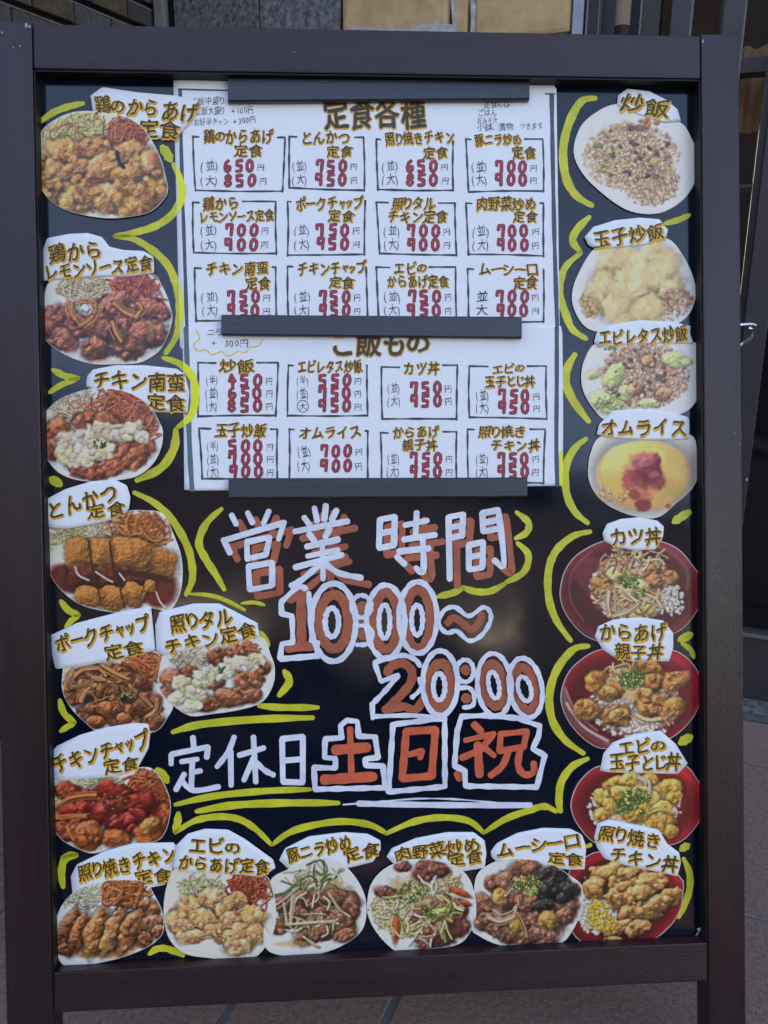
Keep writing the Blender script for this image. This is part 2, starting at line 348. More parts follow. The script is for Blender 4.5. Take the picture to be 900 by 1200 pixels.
BK = [0]
def big(brown, white, m=M['brown'], nm='numeral'):
    BK[0] += 1; a = Acc(.5 + .03 * (BK[0] % 7))
    for p, wd, sm, clo in brown: ribbon(a, p, wd, sm, clo, rough=.07)
    a.build('brown_' + nm, m, panel, CX0)
    a = Acc(.8 + .25 * BK[0])
    for p, wd, sm, clo in white: ribbon(a, p, wd * 1.06, sm, clo, rough=.12)
    a.build('white_outline', M['white'], panel, CX0)
s1 = 2.1429
big([(zz((256, 262), (284, 244)), 11, False, False), (zz((284, 246), (286, 378)), 11.5, False, False), (zz((252, 384), (320, 378)), 11, False, False)],
    [(zz((236, 268), (276, 232), (298, 236)), 6, True, False), (zz((304, 246), (312, 366)), 6, False, False), (zz((326, 370), (324, 402)), 6, False, False), (zz((328, 404), (234, 412)), 6.5, False, False), (zz((232, 410), (236, 376)), 6, False, False), (zz((236, 374), (264, 370)), 6, False, False), (zz((264, 368), (262, 302)), 6, False, False), (zz((260, 304), (236, 298), (234, 270)), 6, False, False)])
zr = lambda cx, cy, rx, ry, t=0: ring(220 + cx / s1, 580 + cy / s1, rx / s1, ry / s1, tilt=t)
big([(zr(367, 318, 36, 68), 11.5, True, True)], [(zr(366, 320, 56, 98), 6.5, True, True), (zr(362, 320, 17, 36), 6, True, True)])
big([(zz((436, 278), (444, 282)), 11, True, False), (zz((438, 350), (444, 354)), 11, True, False)], [(zr(436, 280, 25, 28), 5, True, True), (zz((418, 328), (452, 330), (464, 352), (450, 374), (424, 376)), 5, True, False)])
big([(zr(498, 316, 30, 72), 11, True, True)], [(zr(497, 318, 48, 92), 6, True, True), (zr(494, 318, 14, 42), 5.5, True, True)])
big([(zr(578, 312, 32, 74), 11, True, True)], [(zr(578, 308, 48, 90), 6, True, True), (zr(576, 314, 14, 38), 5.5, True, True)])
big([(zz((652, 322), (668, 308), (690, 322), (712, 338), (732, 318), (738, 300)), 8.5, True, False)],
    [(zz((630, 322), (644, 290), (672, 282), (706, 304), (742, 282), (760, 296), (758, 322), (736, 354), (706, 366), (676, 342), (650, 346)), 5, True, True)], nm='wave')
z3 = lambda *p: Z(420, 760, 3.2143, *p); s3 = 3.2143
zq = lambda cx, cy, rx, ry, t=0: ring(420 + cx / s3, 760 + cy / s3, rx / s3, ry / s3, tilt=t)
big([(z3((108, 92), (126, 66), (168, 56), (200, 84), (196, 130), (150, 186), (102, 232)), 10.5, True, False), (z3((104, 232), (170, 218), (214, 232), (250, 182)), 10, True, False)],
    [(z3((60, 52), (110, 38), (170, 26), (214, 42), (232, 66)), 5.5, True, False), (z3((62, 56), (84, 122)), 5.5, False, False), (z3((86, 124), (150, 100)), 5.5, False, False), (z3((150, 102), (100, 160), (54, 208)), 5.5, True, False), (z3((52, 208), (54, 264)), 5.5, False, False), (z3((56, 256), (200, 252), (300, 262)), 5, True, False), (z3((228, 112), (236, 150), (202, 184)), 5, True, False)])
big([(zq(310, 140, 42, 84), 12, True, True)], [(zq(308, 130, 66, 122), 6, True, True), (zq(304, 144, 22, 50), 5.5, True, True)])
big([(z3((400, 76), (408, 86)), 11, True, False), (z3((402, 186), (412, 190)), 12, True, False)], [(zq(402, 84, 32, 42), 5, True, True), (z3((378, 150), (416, 148), (436, 176), (430, 214), (396, 222)), 5, True, False)])
big([(zq(512, 138, 36, 80, -.1), 11, True, True)], [(zq(512, 136, 64, 118, -.05), 5.5, True, True), (zq(510, 138, 20, 50, -.15), 5, True, True)])
big([(zq(628, 152, 38, 82, -.15), 11, True, True)], [(zq(630, 148, 62, 112, -.12), 5.5, True, True), (zq(626, 152, 24, 46, -.2), 5, True, True)])
# 定休日
z2 = lambda *p: Z(180, 780, 3.2143, *p)
REST = {'定': [z2((148, 270), (152, 312)), z2((66, 372), (66, 336)), z2((68, 334), (205, 306)), z2((205, 306), (200, 346)), z2((104, 362), (166, 352)), z2((146, 358), (142, 458)), z2((146, 402), (178, 396)), z2((116, 408), (84, 468)), z2((104, 432), (150, 470), (246, 456))],
 '休': [z2((304, 268), (280, 326), (238, 382)), z2((290, 322), (292, 452)), z2((322, 338), (416, 310)), z2((376, 268), (385, 440)), z2((376, 350), (340, 432)), z2((384, 362), (418, 394), (452, 412))],
 '日': [z2((484, 278), (487, 436)), z2((484, 276), (562, 268)), z2((562, 268), (562, 438)), z2((490, 358), (560, 352)), z2((487, 438), (562, 440))]}
for ch, st in REST.items():
    a = Acc(.6)
    for s_ in st: ribbon(a, s_, 6.4, True, rough=.08)
    a.build('white_character', M['white'], panel, CX0)
big([(z2((740, 238), (745, 405)), 7.5, False, False), (z2((684, 318), (806, 308)), 12, False, False), (z2((642, 430), (830, 418)), 12, False, False)],
    [(z2((604, 384), (684, 386), (686, 350), (644, 346), (646, 276), (708, 272), (704, 226), (728, 206), (768, 210), (772, 266), (834, 268), (846, 346), (796, 352), (800, 376), (864, 378), (872, 460), (608, 466)), 6, False, True)], M['orange'], 'character')
big([(z3((180, 312), (290, 306), (276, 480), (165, 490)), 9, False, True), (z3((190, 400), (240, 386), (232, 412)), 7.5, False, False)],
    [(z3((130, 286), (325, 262), (326, 520), (114, 540)), 6, False, True)], M['orange'], 'character')
big([(z3((436, 286), (462, 312)), 9, False, False), (z3((402, 346), (512, 320)), 6.5, False, False), (z3((504, 326), (462, 380), (390, 412)), 8, False, False), (z3((450, 362), (456, 476)), 10, False, False), (z3((468, 368), (512, 404)), 7, False, False),
     (z3((534, 322), (636, 312)), 7, False, False), (z3((536, 322), (532, 386)), 7.5, False, False), (z3((634, 314), (622, 372)), 7.5, False, False), (z3((530, 386), (624, 370)), 7.5, False, False), (z3((566, 386), (542, 442), (498, 478)), 8, True, False),
     (z3((608, 384), (602, 440), (624, 474), (660, 466), (660, 432)), 8, True, False), (z3((374, 470), (382, 490)), 9, False, False)],
    [(z3((372, 312), (388, 256), (478, 252), (600, 262), (684, 292), (678, 332), (656, 378), (702, 402), (672, 522), (404, 518), (400, 460), (362, 442)), 6, False, True)], M['orange'], 'character')
strokes(.6, 'white_underline', M['white'], [(z3((0, 584), (200, 588), (400, 590), (648, 590)), 7)], panel, CX0, rough=.05)
strokes(.75, 'white_underline', M['white'], [([(402, 943), (440, 940), (490, 936), (540, 937), (600, 943)], 2.0)], panel, CX0, rough=.3)
# scraps of old tape on the panel edges
def scrap(pts, wd):
    a = Acc(.9, lambda X, Y: .0012 * np.abs(np.sin(X * .9 + Y * .7))); ribbon(a, pts, wd, rough=.5); a.build('tape_scrap', M['tape'], board, CX0)
scrap([(285, 87.5), (310, 86), (335, 84.5), (352, 86)], 1.6); scrap([(325, 86), (342, 87), (360, 86)], 1.2)
scrap([(799, 1103), (808, 1104), (815, 1097), (821, 1089)], 1.6); scrap([(818, 1089), (825, 1088)], 2)
scrap([(571, 1112), (580, 1117), (592, 1112), (602, 1114)], 1.3); scrap([(577, 1108), (580, 1118)], 1.6)

#@MENU
# ------------------------------------------------------------------ paper sheets
def sheet_mesh(name, poly, level, m, parent, org, hf=None, rings=6, sectors=72, smooth=False, canvas=None):
    P = catmull(poly, 4, True) if smooth else [np.array(p, float) for p in poly]
    # resample the outline evenly
    P = np.array(P); Q = np.vstack([P, P[:1]]); seg = np.hypot(*np.diff(Q, axis=0).T); cum = np.r_[0, np.cumsum(seg)]
    t = np.linspace(0, cum[-1], sectors, endpoint=False); ox = np.interp(t, cum, Q[:, 0]); oy = np.interp(t, cum, Q[:, 1])
    cx, cy = ox.mean(), oy.mean(); X = [cx]; Y = [cy]
    for r in range(1, rings + 1):
        f = r / rings; X += list(cx + (ox - cx) * f); Y += list(cy + (oy - cy) * f)
    X += list(ox); Y += list(oy); X = np.array(X); Y = np.array(Y)
    w = np.full(len(X), PANEL + level * STEP); 
    if hf: w = w + hf(X, Y)
    w[-sectors:] -= .00045
    L = pp(X, Y, w) - np.array(org); S = sectors; F = [(0, 1 + k, 1 + (k + 1) % S) for k in range(S)]
    for r in range(rings):
        a = 1 + r * S; b = a + S
        F += [(a + k, b + k, b + (k + 1) % S, a + (k + 1) % S) for k in range(S)]
    o = mesh_obj(name, L, F, m, parent, smooth=True)
    if canvas is not None:
        col = np.ones((len(X), 4)); col[:, :3] = canvas.sample(X, Y); col[-2 * S:, :3] = A(222, 222, 224)
        at = o.data.color_attributes.new('Col', 'FLOAT_COLOR', 'POINT'); at.data.foreach_set('color', col.ravel().astype(np.float32))
    return o
def curl(cx, cy, R, amp, ang): 
    c, s = math.cos(ang), math.sin(ang)
    return lambda X, Y: amp * (((X - cx) * c + (Y - cy) * s) / R) ** 2
def thing_at(name, cx, cy, level, label, cat, group=None):
    o = pp([cx], [cy], [PANEL + level * STEP])[0]
    return empty(name, Bm @ Matrix.Translation(Vector(o)), label, cat, group), o

UP_B = [  # corners, titles, rows
 ([(226, 160), (334, 161), (331, 224), (229, 223)], [('鶏のからあげ', 236, 160, 322, 160, 17), ('定食', 274, 176, 308, 176, 15)], [('並', 234, 259, '650', 260, 299, 186), ('大', 234, 258, '850', 260, 302, 203)]),
 ([(339, 160), (426, 161), (427, 223), (339, 220)], [('とんかつ', 351, 161, 412, 161, 16), ('定食', 382, 177, 413, 177, 14)], [('並', 342, 362, '750', 367, 408, 186), ('大', 342, 362, '950', 367, 408, 202)]),
 ([(441, 163), (531, 165), (531, 223), (443, 222)], [('照り焼きチキン', 449, 162, 535, 160, 15), ('定食', 495, 179, 525, 179, 14)], [('並', 447, 469, '650', 473, 514, 186), ('大', 447, 469, '850', 473, 515, 202)]),
 ([(546, 163), (636, 163), (637, 224), (549, 225)], [('豚ニラ炒め', 555, 163, 612, 163, 14), ('定食', 600, 179, 628, 179, 15)], [('並', 552, 573, '700', 578, 619, 187), ('大', 552, 573, '900', 578, 619, 202)]),
 ([(226, 237), (323, 236), (324, 297), (227, 296)], [('鶏から', 236, 238, 281, 237, 16), ('レモンソース定食', 231, 254, 323, 252, 14)], [('並', 234, 257, '700', 261, 304, 261), ('大', 234, 257, '900', 261, 304, 278)]),
 ([(337, 236), (428, 235), (427, 298), (337, 299)], [('ポークチャップ', 344, 239, 428, 236, 16), ('定食', 384, 253, 415, 253, 14)], [('並', 344, 365, '750', 368, 411, 261), ('大', 344, 365, '950', 368, 411, 277)]),
 ([(441, 237), (533, 238), (535, 299), (445, 297)], [('照りタル', 458, 238, 511, 239, 16), ('チキン定食', 452, 254, 526, 254, 15)], [('並', 449, 471, '700', 475, 517, 262), ('大', 449, 471, '900', 475, 517, 278)]),
 ([(546, 238), (637, 238), (637, 300), (549, 298)], [('肉野菜炒め', 556, 239, 630, 239, 16), ('定食', 601, 254, 630, 254, 14)], [('並', 553, 576, '700', 580, 621, 262), ('大', 553, 576, '900', 580, 621, 278)]),
 ([(228, 314), (323, 313), (324, 377), (230, 376)], [('チキン南蛮', 239, 315, 316, 314, 16), ('定食', 287, 332, 317, 331, 15)], [('並', 235, 258, '750', 264, 306, 339), ('大', 236, 258, '950', 264, 306, 355)]),
 ([(337, 312), (429, 313), (431, 377), (338, 377)], [('チキンチャップ', 346, 315, 431, 313, 16), ('定食', 385, 331, 415, 331, 14)], [('並', 344, 366, '750', 371, 412, 339), ('大', 344, 366, '950', 371, 412, 355)]),
 ([(441, 313), (534, 313), (535, 377), (444, 377)], [('エビの', 460, 314, 500, 314, 15), ('からあげ定食', 451, 330, 527, 330, 15)], [('並', 449, 472, '750', 475, 519, 339), ('大', 449, 472, '950', 475, 519, 355)]),
 ([(548, 315), (637, 315), (637, 377), (549, 377)], [('ムーシー口', 558, 315, 633, 315, 15), ('定食', 601, 331, 630, 331, 15)], [('並', 556, 574, '700', 579, 621, 339), ('大', 556, 574, '900', 579, 621, 355)])]
LO_B = [
 ([(232, 425), (326, 425), (323, 487), (232, 488)], [('炒飯', 256, 429, 298, 429, 16)], [('半', 241, 257, '450', 264, 309, 437), ('並', 240, 258, '650', 264, 309, 452), ('大', 241, 256, '850', 264, 309, 467)]),
 ([(338, 428), (430, 428), (431, 487), (337, 487)], [('エビレタス炒飯', 347, 430, 426, 429, 15)], [('半', 347, 363, '550', 371, 413, 437), ('並', 347, 363, '750', 371, 413, 452), ('○', 347, 363, '950', 371, 413, 467)]),
 ([(447, 430), (536, 428), (535, 491), (448, 491)], [('カツ丼', 471, 432, 516, 431, 16)], [('並', 453, 471, '750', 478, 519, 446), ('大', 453, 471, '950', 478, 519, 461)]),
 ([(550, 429), (640, 429), (641, 491), (550, 489)], [('エビの', 575, 433, 615, 431, 12), ('玉子とじ丼', 566, 447, 628, 446, 14)], [('並', 557, 575, '750', 581, 622, 455), ('大', 557, 575, '950', 581, 622, 469)]),
 ([(233, 502), (325, 503), (325, 562), (237, 561)], [('玉子炒飯', 250, 504, 314, 504, 16)], [('半', 242, 258, '500', 265, 310, 514), ('並', 242, 258, '700', 265, 310, 529), ('大', 242, 258, '900', 265, 310, 544)]),
 ([(339, 503), (431, 505), (431, 562), (339, 562)], [('オムライス', 348, 507, 425, 506, 15)], [('並', 348, 366, '700', 373, 414, 520), ('大', 348, 366, '900', 373, 414, 537)]),
 ([(446, 507), (535, 506), (535, 564), (447, 564)], [('からあげ', 458, 506, 516, 506, 14), ('親子丼', 470, 521, 513, 521, 14)], [('並', 453, 470, '750', 478, 520, 529), ('大', 452, 470, '950', 478, 520, 544)]),
 ([(548, 503), (639, 503), (637, 566), (549, 566)], [('照り焼き', 559, 506, 618, 506, 14), ('チキン丼', 573, 522, 634, 522, 14)], [('並', 557, 574, '750', 581, 621, 529), ('大', 557, 574, '950', 581, 621, 544)])]
def price_box(corners, titles, rows, sheet, org, lv):
    a = Acc(lv + .15, HFS); c = corners; t0 = min(t[1] for t in titles[:1]); t1 = titles[0][3]
    TL, TR, BR, BL = c
    if TL[0] < t0 - 4: ribbon(a, [TL, (t0 - 3, TL[1] + .5)], 2.2, False, rough=.2)
    if t1 + 4 < TR[0]: ribbon(a, [(t1 + 3, TR[1]), TR], 2.2, False, rough=.2)
    ribbon(a, [TR, ((TR[0] + BR[0]) / 2 + random.uniform(-.8, .8), (TR[1] + BR[1]) / 2), (BR[0], BR[1] + 1)], 2.2, rough=.25)
    ribbon(a, [BR, ((BL[0] + BR[0]) / 2, (BR[1] + BL[1]) / 2 + random.uniform(-.8, .8)), BL], 2.2, rough=.25)
    ribbon(a, [TL, ((TL[0] + BL[0]) / 2 + random.uniform(-.8, .8), (TL[1] + BL[1]) / 2), (BL[0], BL[1] + 1)], 2.2, rough=.25)
    bx = a.build('price_box', M['box'], sheet, org)
    hi, ink, yk, dk, rd = Acc(lv + .2, HFS), Acc(lv + .4, HFS), Acc(lv + .4, HFS), Acc(lv + .25, HFS), Acc(lv + .45, HFS)
    for t in titles: write([(hi, .06, rd_(.2, 1.1), rd_(.4, 1.4)), (ink, .013, 0, 0)], *t)
    for k, l0, l1, dg, x0, x1, y in rows:
        if k == '○':
            write([(yk, .0, 0, 0)], '大', l0 + 3.5, y + 9, l1 - 3.5, y + 9, 9); ribbon(yk, ring((l0 + l1) / 2, y + 9, 6.5, 7), .9, True, True)
        elif corners[0][0] == 548 and l0 == 556: write([(yk, .008, 0, 0)], k, l0 + 2, y + 8.5, l1 - 2, y + 8.5, 13)
        else: write([(yk, .0, 0, 0)], '(' + k + ')', l0, y + 8.5, l1, y + 8, 13 if k != '半' else 11)
        digits(dk, rd, dg, x0, x1, y, y + 17.5)
        write([(yk, -.005, 0, 0)], '円', x1 + 2, y + 9.5, x1 + 11, y + 9.5, 8.5)
    hi.build('title_shading', M['ochre'], bx, org); ink.build('dish_title', M['ink2'], bx, org)
    yk.build('size_and_yen_marks', M['thin'], bx, org); dk.build('price_outline', M['redline'], bx, org); rd.build('price_figures', M['red'], bx, org)
def heading(sheet, org, lv, s, x0, y0, x1, y1, h):
    hi, ink = Acc(lv + .2, HFS), Acc(lv + .4, HFS)
    write([(hi, .055, 0, .6), (ink, .022, 0, 0)], s, x0, y0, x1, y1, h, jit=.6)
    hd = ink.build('heading', M['ink'], sheet, org); hi.build('heading_shading', M['ochre'], hd, org)
    return hd

def note(sheet, org, lv, lines):
    a = Acc(lv + .3, HFS)
    for l in lines: write([(a, -.006, 0, 0)], *l)
    a.build('pen_note', M['thin'], sheet, org)
HFS = lambda X, Y: .0003 * np.sin(X / 34 + .6 * np.sin(Y / 60)) * np.cos(Y / 47 + X / 150) + .00018 * np.sin(X / 13 + Y / 29)
def make_menu_sheets():
    global s_up, s_lo
    LU, LL = 1.0, 1.7
    # an older sheet behind, only its edge shows
    su, og = thing_at('menu_sheet', 430, 235, LU, 'upper white menu sheet headed 定食各種 with twelve priced set meals', 'menu sheet', 'menu sheets under the magnet bars')
    U = [(203, 90), (330, 92), (500, 95), (652, 97), (654, 240), (656, 400), (430, 402), (211, 413), (207, 250)]
    sheet_mesh('paper', U, LU, M['paper'], su, og, HFS, rings=26, sectors=120)
    for q in (([(211, 106), (213, 200), (216, 290), (219, 383)], 4.2), ([(209, 104.5), (267, 106)], 2.2), ([(603, 110), (650, 110)], 1.8), ([(646.5, 111), (648, 200), (650, 290), (653, 383)], 5)):
        a = Acc(LU + .2, HFS); ribbon(a, q[0], q[1], rough=.1); a.build('border_line', M['border'], su, og)
    for b in UP_B: price_box(*b, su, og, LU)
    heading(su, og, LU, '定食各種', 376, 132, 502, 132, 36)
    note(su, og, LU, [('ご飯中盛り', 222, 119, 264, 118, 10), ('+50円', 274, 118, 298, 118, 9), ('ご飯大盛り', 228, 130, 264, 129, 10), ('+100円', 272, 130, 298, 128, 9), ('お好半チャン', 226, 143, 269, 142, 9), ('+300円', 274, 142, 300, 140, 9),
                      ('定食には', 566, 122, 599, 121, 10), ('ごはん', 559, 132, 583, 132, 9), ('おみそ汁', 558, 141.5, 584, 141, 8), ('小鉢、漬物', 558, 149, 603, 148, 9), ('つきます', 608, 148, 637, 147, 8)])
    for p, wd in YCROSS:
        a = Acc(LU + .5, HFS); ribbon(a, p, wd, taper=(.55, .6)); a.build('lime_stroke', M['yellow_sheet'], su, og, clip=((203.6, 90), (211.4, 413), 1))
    sl, og = thing_at('menu_sheet', 437, 478, LL, 'lower white menu sheet headed ご飯もの with eight priced rice dishes', 'menu sheet', 'menu sheets under the magnet bars')
    Lp = [(214, 384), (340, 383), (520, 383), (659, 382), (660, 480), (659.5, 569), (500, 572), (340, 574), (216, 575), (215, 480)]
    sheet_mesh('paper', Lp, LL, M['paper'], sl, og, HFS, rings=26, sectors=120)
    a = Acc(LL + .2, HFS); ribbon(a, [(218, 385), (220, 450), (222, 520), (225, 574)], 6, rough=.05); a.build('border_line', M['teal'], sl, og)
    a = Acc(LL + .2, HFS); ribbon(a, [(652.5, 384), (652.5, 450), (652, 520), (653, 569)], 5, rough=.05); a.build('border_line', M['border'], sl, og)
    for b in LO_B: price_box(*b, sl, og, LL)
    heading(sl, og, LL, 'ご飯もの', 384, 401, 504, 401, 34)
    note(sl, og, LL, [('ニラ', 242, 389, 262, 389, 9), ('+', 249, 402, 258, 402, 8), ('300円', 262, 402, 292, 402, 10)])
    a = Acc(LL + .25, HFS); c = [(229, 386), (234, 396), (227, 404), (232, 411), (242, 410), (248, 416), (259, 412), (268, 417), (279, 412), (288, 413), (293, 407), (303, 405), (308, 397)]
    ribbon(a, c, 1.6, rough=.2); a.build('cloud_outline', M['cloud'], sl, og)
    for p, wd in YCROSS2:
        a = Acc(LL + .5, HFS); ribbon(a, p, wd, taper=(.55, .6)); a.build('lime_stroke', M['yellow_sheet'], sl, og, clip=((214, 384), (216, 575), 1))
    a = Acc(LL + .35, HFS); a.add([(655.5, 530), (659.5, 528), (659.5, 569), (655.5, 569)], [(0, 1, 2, 3)]); a.build('lime_stroke', M['yellow_sheet'], sl, og)
    # magnet bars
    for nm, (x0, ya, x1, yb, y0b, y1b), lab, lv in (('a', (267, 90, 620.5, 88.5, 119, 116.5), 'dark magnet bar across the top edge of the upper menu sheet', LU), ('b', (259.3, 368.5, 611.5, 371, 392.5, 396.3), 'dark magnet bar between the two menu sheets', LL), ('c', (268, 560.5, 618, 559.5, 584, 582.5), 'dark magnet bar along the bottom edge of the lower menu sheet', LL)):
        wf = PANEL + lv * STEP + .0008; tk = .0065
        c4 = pp([x0, x1, x1, x0], [ya, yb, y1b, y0b], [wf + tk] * 4); c = c4.mean(0); c[2] = wf
        e = empty('magnet_bar', Bm @ Matrix.Translation(Vector(c)), lab, 'magnet bar', 'magnet bars holding the menu sheets')
        prof = [(0, 0), (0, .8), (.06, 1), (.2, 1), (.22, .99), (.25, 1), (.48, 1), (.5, .99), (.53, 1), (.75, 1), (.77, .99), (.8, 1), (.93, 1), (1, .72), (1, 0)]
        V = []
        for (T, Bt) in ((c4[0], c4[3]), (c4[1], c4[2])):
            for s_, h_ in prof:
                p = T + (Bt - T) * s_ - c; V.append((p[0], p[1], tk * h_))
        n = len(prof); F = [(k, k + 1, n + k + 1, n + k) for k in range(n - 1)] + [(n - 1, 0, n, 2 * n - 1), tuple(range(n - 1, -1, -1)), tuple(range(n, 2 * n))]
        o = mesh_obj('bar_body', V, F, M['bar'], e)
        bm = bmesh.new(); bm.from_mesh(o.data); bmesh.ops.recalc_face_normals(bm, faces=bm.faces[:]); bm.to_mesh(o.data); bm.free()
make_menu_sheets()
# ------------------------------------------------------------------ printed food photographs, painted as flat prints
SC = 1.5
def vnoise(h, w, cell, rng, oct=3):
    out = np.zeros((h, w)); amp = 1; tot = 0
    for o in range(oct):
        c = max(cell / 2 ** o, 1.2); gh, gw = int(h / c) + 3, int(w / c) + 3; g = rng.random((gh, gw))
        y = np.arange(h) / c; x = np.arange(w) / c; yi = y.astype(int); xi = x.astype(int); fy = y - yi; fx = x - xi
        fy = (fy * fy * (3 - 2 * fy))[:, None]; fx = (fx * fx * (3 - 2 * fx))[None]
        a = g[yi][:, xi]; b = g[yi][:, xi + 1]; c_ = g[yi + 1][:, xi]; d = g[yi + 1][:, xi + 1]
        out += amp * (a * (1 - fx) * (1 - fy) + b * fx * (1 - fy) + c_ * (1 - fx) * fy + d * fx * fy); tot += amp; amp *= .6
    return out / tot - .5
class Pic:
    def __init__(s, poly, base, seed):
        P = np.array(poly); s.x0, s.y0 = P.min(0) - 4; x1, y1 = P.max(0) + 4
        s.w, s.h = int((x1 - s.x0) * SC), int((y1 - s.y0) * SC); s.r = np.random.default_rng(seed); s.P = poly
        s.I = np.ones((s.h, s.w, 3)) * np.array(base, float); s.I *= (1 + .05 * vnoise(s.h, s.w, 40, s.r))[..., None]
        s.cx, s.cy = P.mean(0)
    def win(s, cx, cy, rx, ry):
        a, b = int((cx - rx - s.x0) * SC), int((cx + rx - s.x0) * SC) + 2; c, d = int((cy - ry - s.y0) * SC), int((cy + ry - s.y0) * SC) + 2
        a, b, c, d = max(a, 0), min(b, s.w), max(c, 0), min(d, s.h)
        if b - a < 2 or d - c < 2: return None
        X = (np.arange(a, b) / SC + s.x0)[None] - cx; Y = (np.arange(c, d) / SC + s.y0)[:, None] - cy
        return (slice(c, d), slice(a, b)), X, Y
    def over(s, sl, col, m):
        s.I[sl] = s.I[sl] * (1 - m[..., None]) + col * m[..., None]
    def B(s, cx, cy, rx, ry, col, ang=0, pw=2, rough=.35, tex=.5, cell=6, dark=.35, hl=.25, soft=.14, sh=.3, var=.25, gloss=6):
        """one lump of food: an uneven outline, knobbly relief, light from the upper left"""
        R = max(rx, ry) * 1.5; q = s.win(cx, cy, R, R)
        if q is None: return
        sl, X, Y = q; h, w = sl[0].stop - sl[0].start, sl[1].stop - sl[1].start
        ca, sa = math.cos(ang), math.sin(ang); U = (X * ca + Y * sa) / rx; V = (-X * sa + Y * ca) / ry
        n1 = vnoise(h, w, cell * 2.2 * SC, s.r, 2); n2 = vnoise(h, w, cell * SC, s.r, 4)
        d = (np.abs(U) ** pw + np.abs(V) ** pw) ** (1 / pw) + rough * n1 + rough * .5 * n2
        s.I[sl] *= (1 - sh * np.clip((1.28 - d) / .28, 0, 1) * (d > 0))[..., None] if sh else 1
        m = np.clip((1 - d) / soft, 0, 1)
        z = np.sqrt(np.clip(1.15 - d, 0, 1)) * min(rx, ry) * SC * .8 + tex * n2 * cell * SC * 1.6
        gy, gx = np.gradient(z); nn = 1 / np.sqrt(gx * gx + gy * gy + 1); L = (-gx * -.42 - gy * -.62 * 1 + .66) * nn
        L = (gx * .42 + gy * .62 + .66) * nn
        L = np.clip(L, 0, 1)
        c = np.array(col, float) * (dark + (1.18 - dark) * L)[..., None]
        c *= (1 + var * vnoise(h, w, cell * 1.3 * SC, s.r, 2))[..., None] ** np.array([1, 1.5, 2.2])
        c += (255 * hl * L ** gloss)[..., None] * np.array([1, .96, .86])
        s.over(sl, np.clip(c, 0, 255), m)
    def T(s, pts, wd, col, dark=.55, hl=.12, alpha=1):
        """a strand: noodle, sprout, onion, cabbage"""
        q = catmull(pts, 5) if len(pts) > 2 else [np.array(pts[0], float) + (np.array(pts[1], float) - np.array(pts[0], float)) * t for t in (0, .25, .5, .75, 1)]
        Q = np.array(q); c0 = (Q.min(0) + Q.max(0)) / 2; r = (Q.max(0) - Q.min(0)) / 2 + wd + 1; w = s.win(c0[0], c0[1], r[0], r[1])
        if w is None: return
        sl, X, Y = w; X = X + c0[0]; Y = Y + c0[1]; best = np.full((sl[0].stop - sl[0].start, sl[1].stop - sl[1].start), 1e9); side = np.zeros_like(best)
        for a, b in zip(Q[:-1], Q[1:]):
            d = b - a; L = d @ d + 1e-9; t = np.clip(((X - a[0]) * d[0] + (Y - a[1]) * d[1]) / L, 0, 1)
            ex, ey = X - a[0] - t * d[0], Y - a[1] - t * d[1]; dd = np.hypot(ex, ey); k = dd < best; best[k] = dd[k]; side[k] = (ex * .5 + ey * .85)[k]
        h = wd / 2; m = (np.clip((h - best) * SC + .5, 0, 1) if alpha == 1 else np.clip(1 - (best / h), 0, 1)) * alpha
        if alpha == 1: s.I[sl] *= (1 - .3 * np.clip(1 - (best - h) / (wd * .5 + .6), 0, 1) * (side > 0))[..., None]
        f = 1 - (1 - dark) * np.clip(side / h * .6 + .4, 0, 1); c = np.array(col, float) * f[..., None] + 255 * hl * np.clip(-side / h, 0, 1)[..., None] ** 2
        s.over(sl, np.clip(c, 0, 255), m)
    def N(s, cx, cy, rx, ry, n, L, wd, cols, curl=.6, a0=None, **k):
        """a heap of strands"""
        for i in range(n):
            t, r = s.r.random() * 6.28, math.sqrt(s.r.random()); x, y = cx + rx * r * math.cos(t), cy + ry * r * math.sin(t)
            a = s.r.random() * 6.28 if a0 is None else a0 + s.r.normal() * .5; l = L * (.6 + .7 * s.r.random()); b = curl * s.r.normal()
            dx, dy = math.cos(a), math.sin(a); c = np.array(cols[s.r.integers(len(cols))]) * (.85 + .25 * s.r.random())
            s.T([(x - dx * l / 2, y - dy * l / 2), (x - dy * l * .35 * b, y + dx * l * .35 * b), (x + dx * l / 2, y + dy * l / 2)], wd * (.8 + .4 * s.r.random()), c, **k)
    def G(s, cx, cy, rx, ry, n, sz, cols, el=1.5, **k):
        """grains, flakes and chopped bits"""
        kk = dict(rough=.5, tex=.2, cell=3, dark=.72, hl=.1, soft=.6, sh=.16, var=.1); kk.update(k)
        for i in range(n):
            t, r = s.r.random() * 6.28, math.sqrt(s.r.random()); z = sz * (.7 + .6 * s.r.random()); c = np.array(cols[s.r.integers(len(cols))]) * (.86 + .26 * s.r.random())
            s.B(cx + rx * r * math.cos(t), cy + ry * r * math.sin(t), z * el, z, c, s.r.random() * 3.14, **kk)
    def S(s, cx, cy, rx, ry, col, alpha=.8, ang=0, rough=.4, soft=.3, cell=8):
        """a smear or a pool of sauce"""
        R = max(rx, ry) * 1.5; q = s.win(cx, cy, R, R)
        if q is None: return
        sl, X, Y = q; h, w = sl[0].stop - sl[0].start, sl[1].stop - sl[1].start; ca, sa = math.cos(ang), math.sin(ang)
        d = np.sqrt(((X * ca + Y * sa) / rx) ** 2 + ((-X * sa + Y * ca) / ry) ** 2) + rough * vnoise(h, w, cell * SC, s.r, 3)
        s.over(sl, np.array(col, float) * (1 + .18 * vnoise(h, w, cell * .6 * SC, s.r, 2))[..., None], np.clip((1 - d) / soft, 0, 1) * alpha)
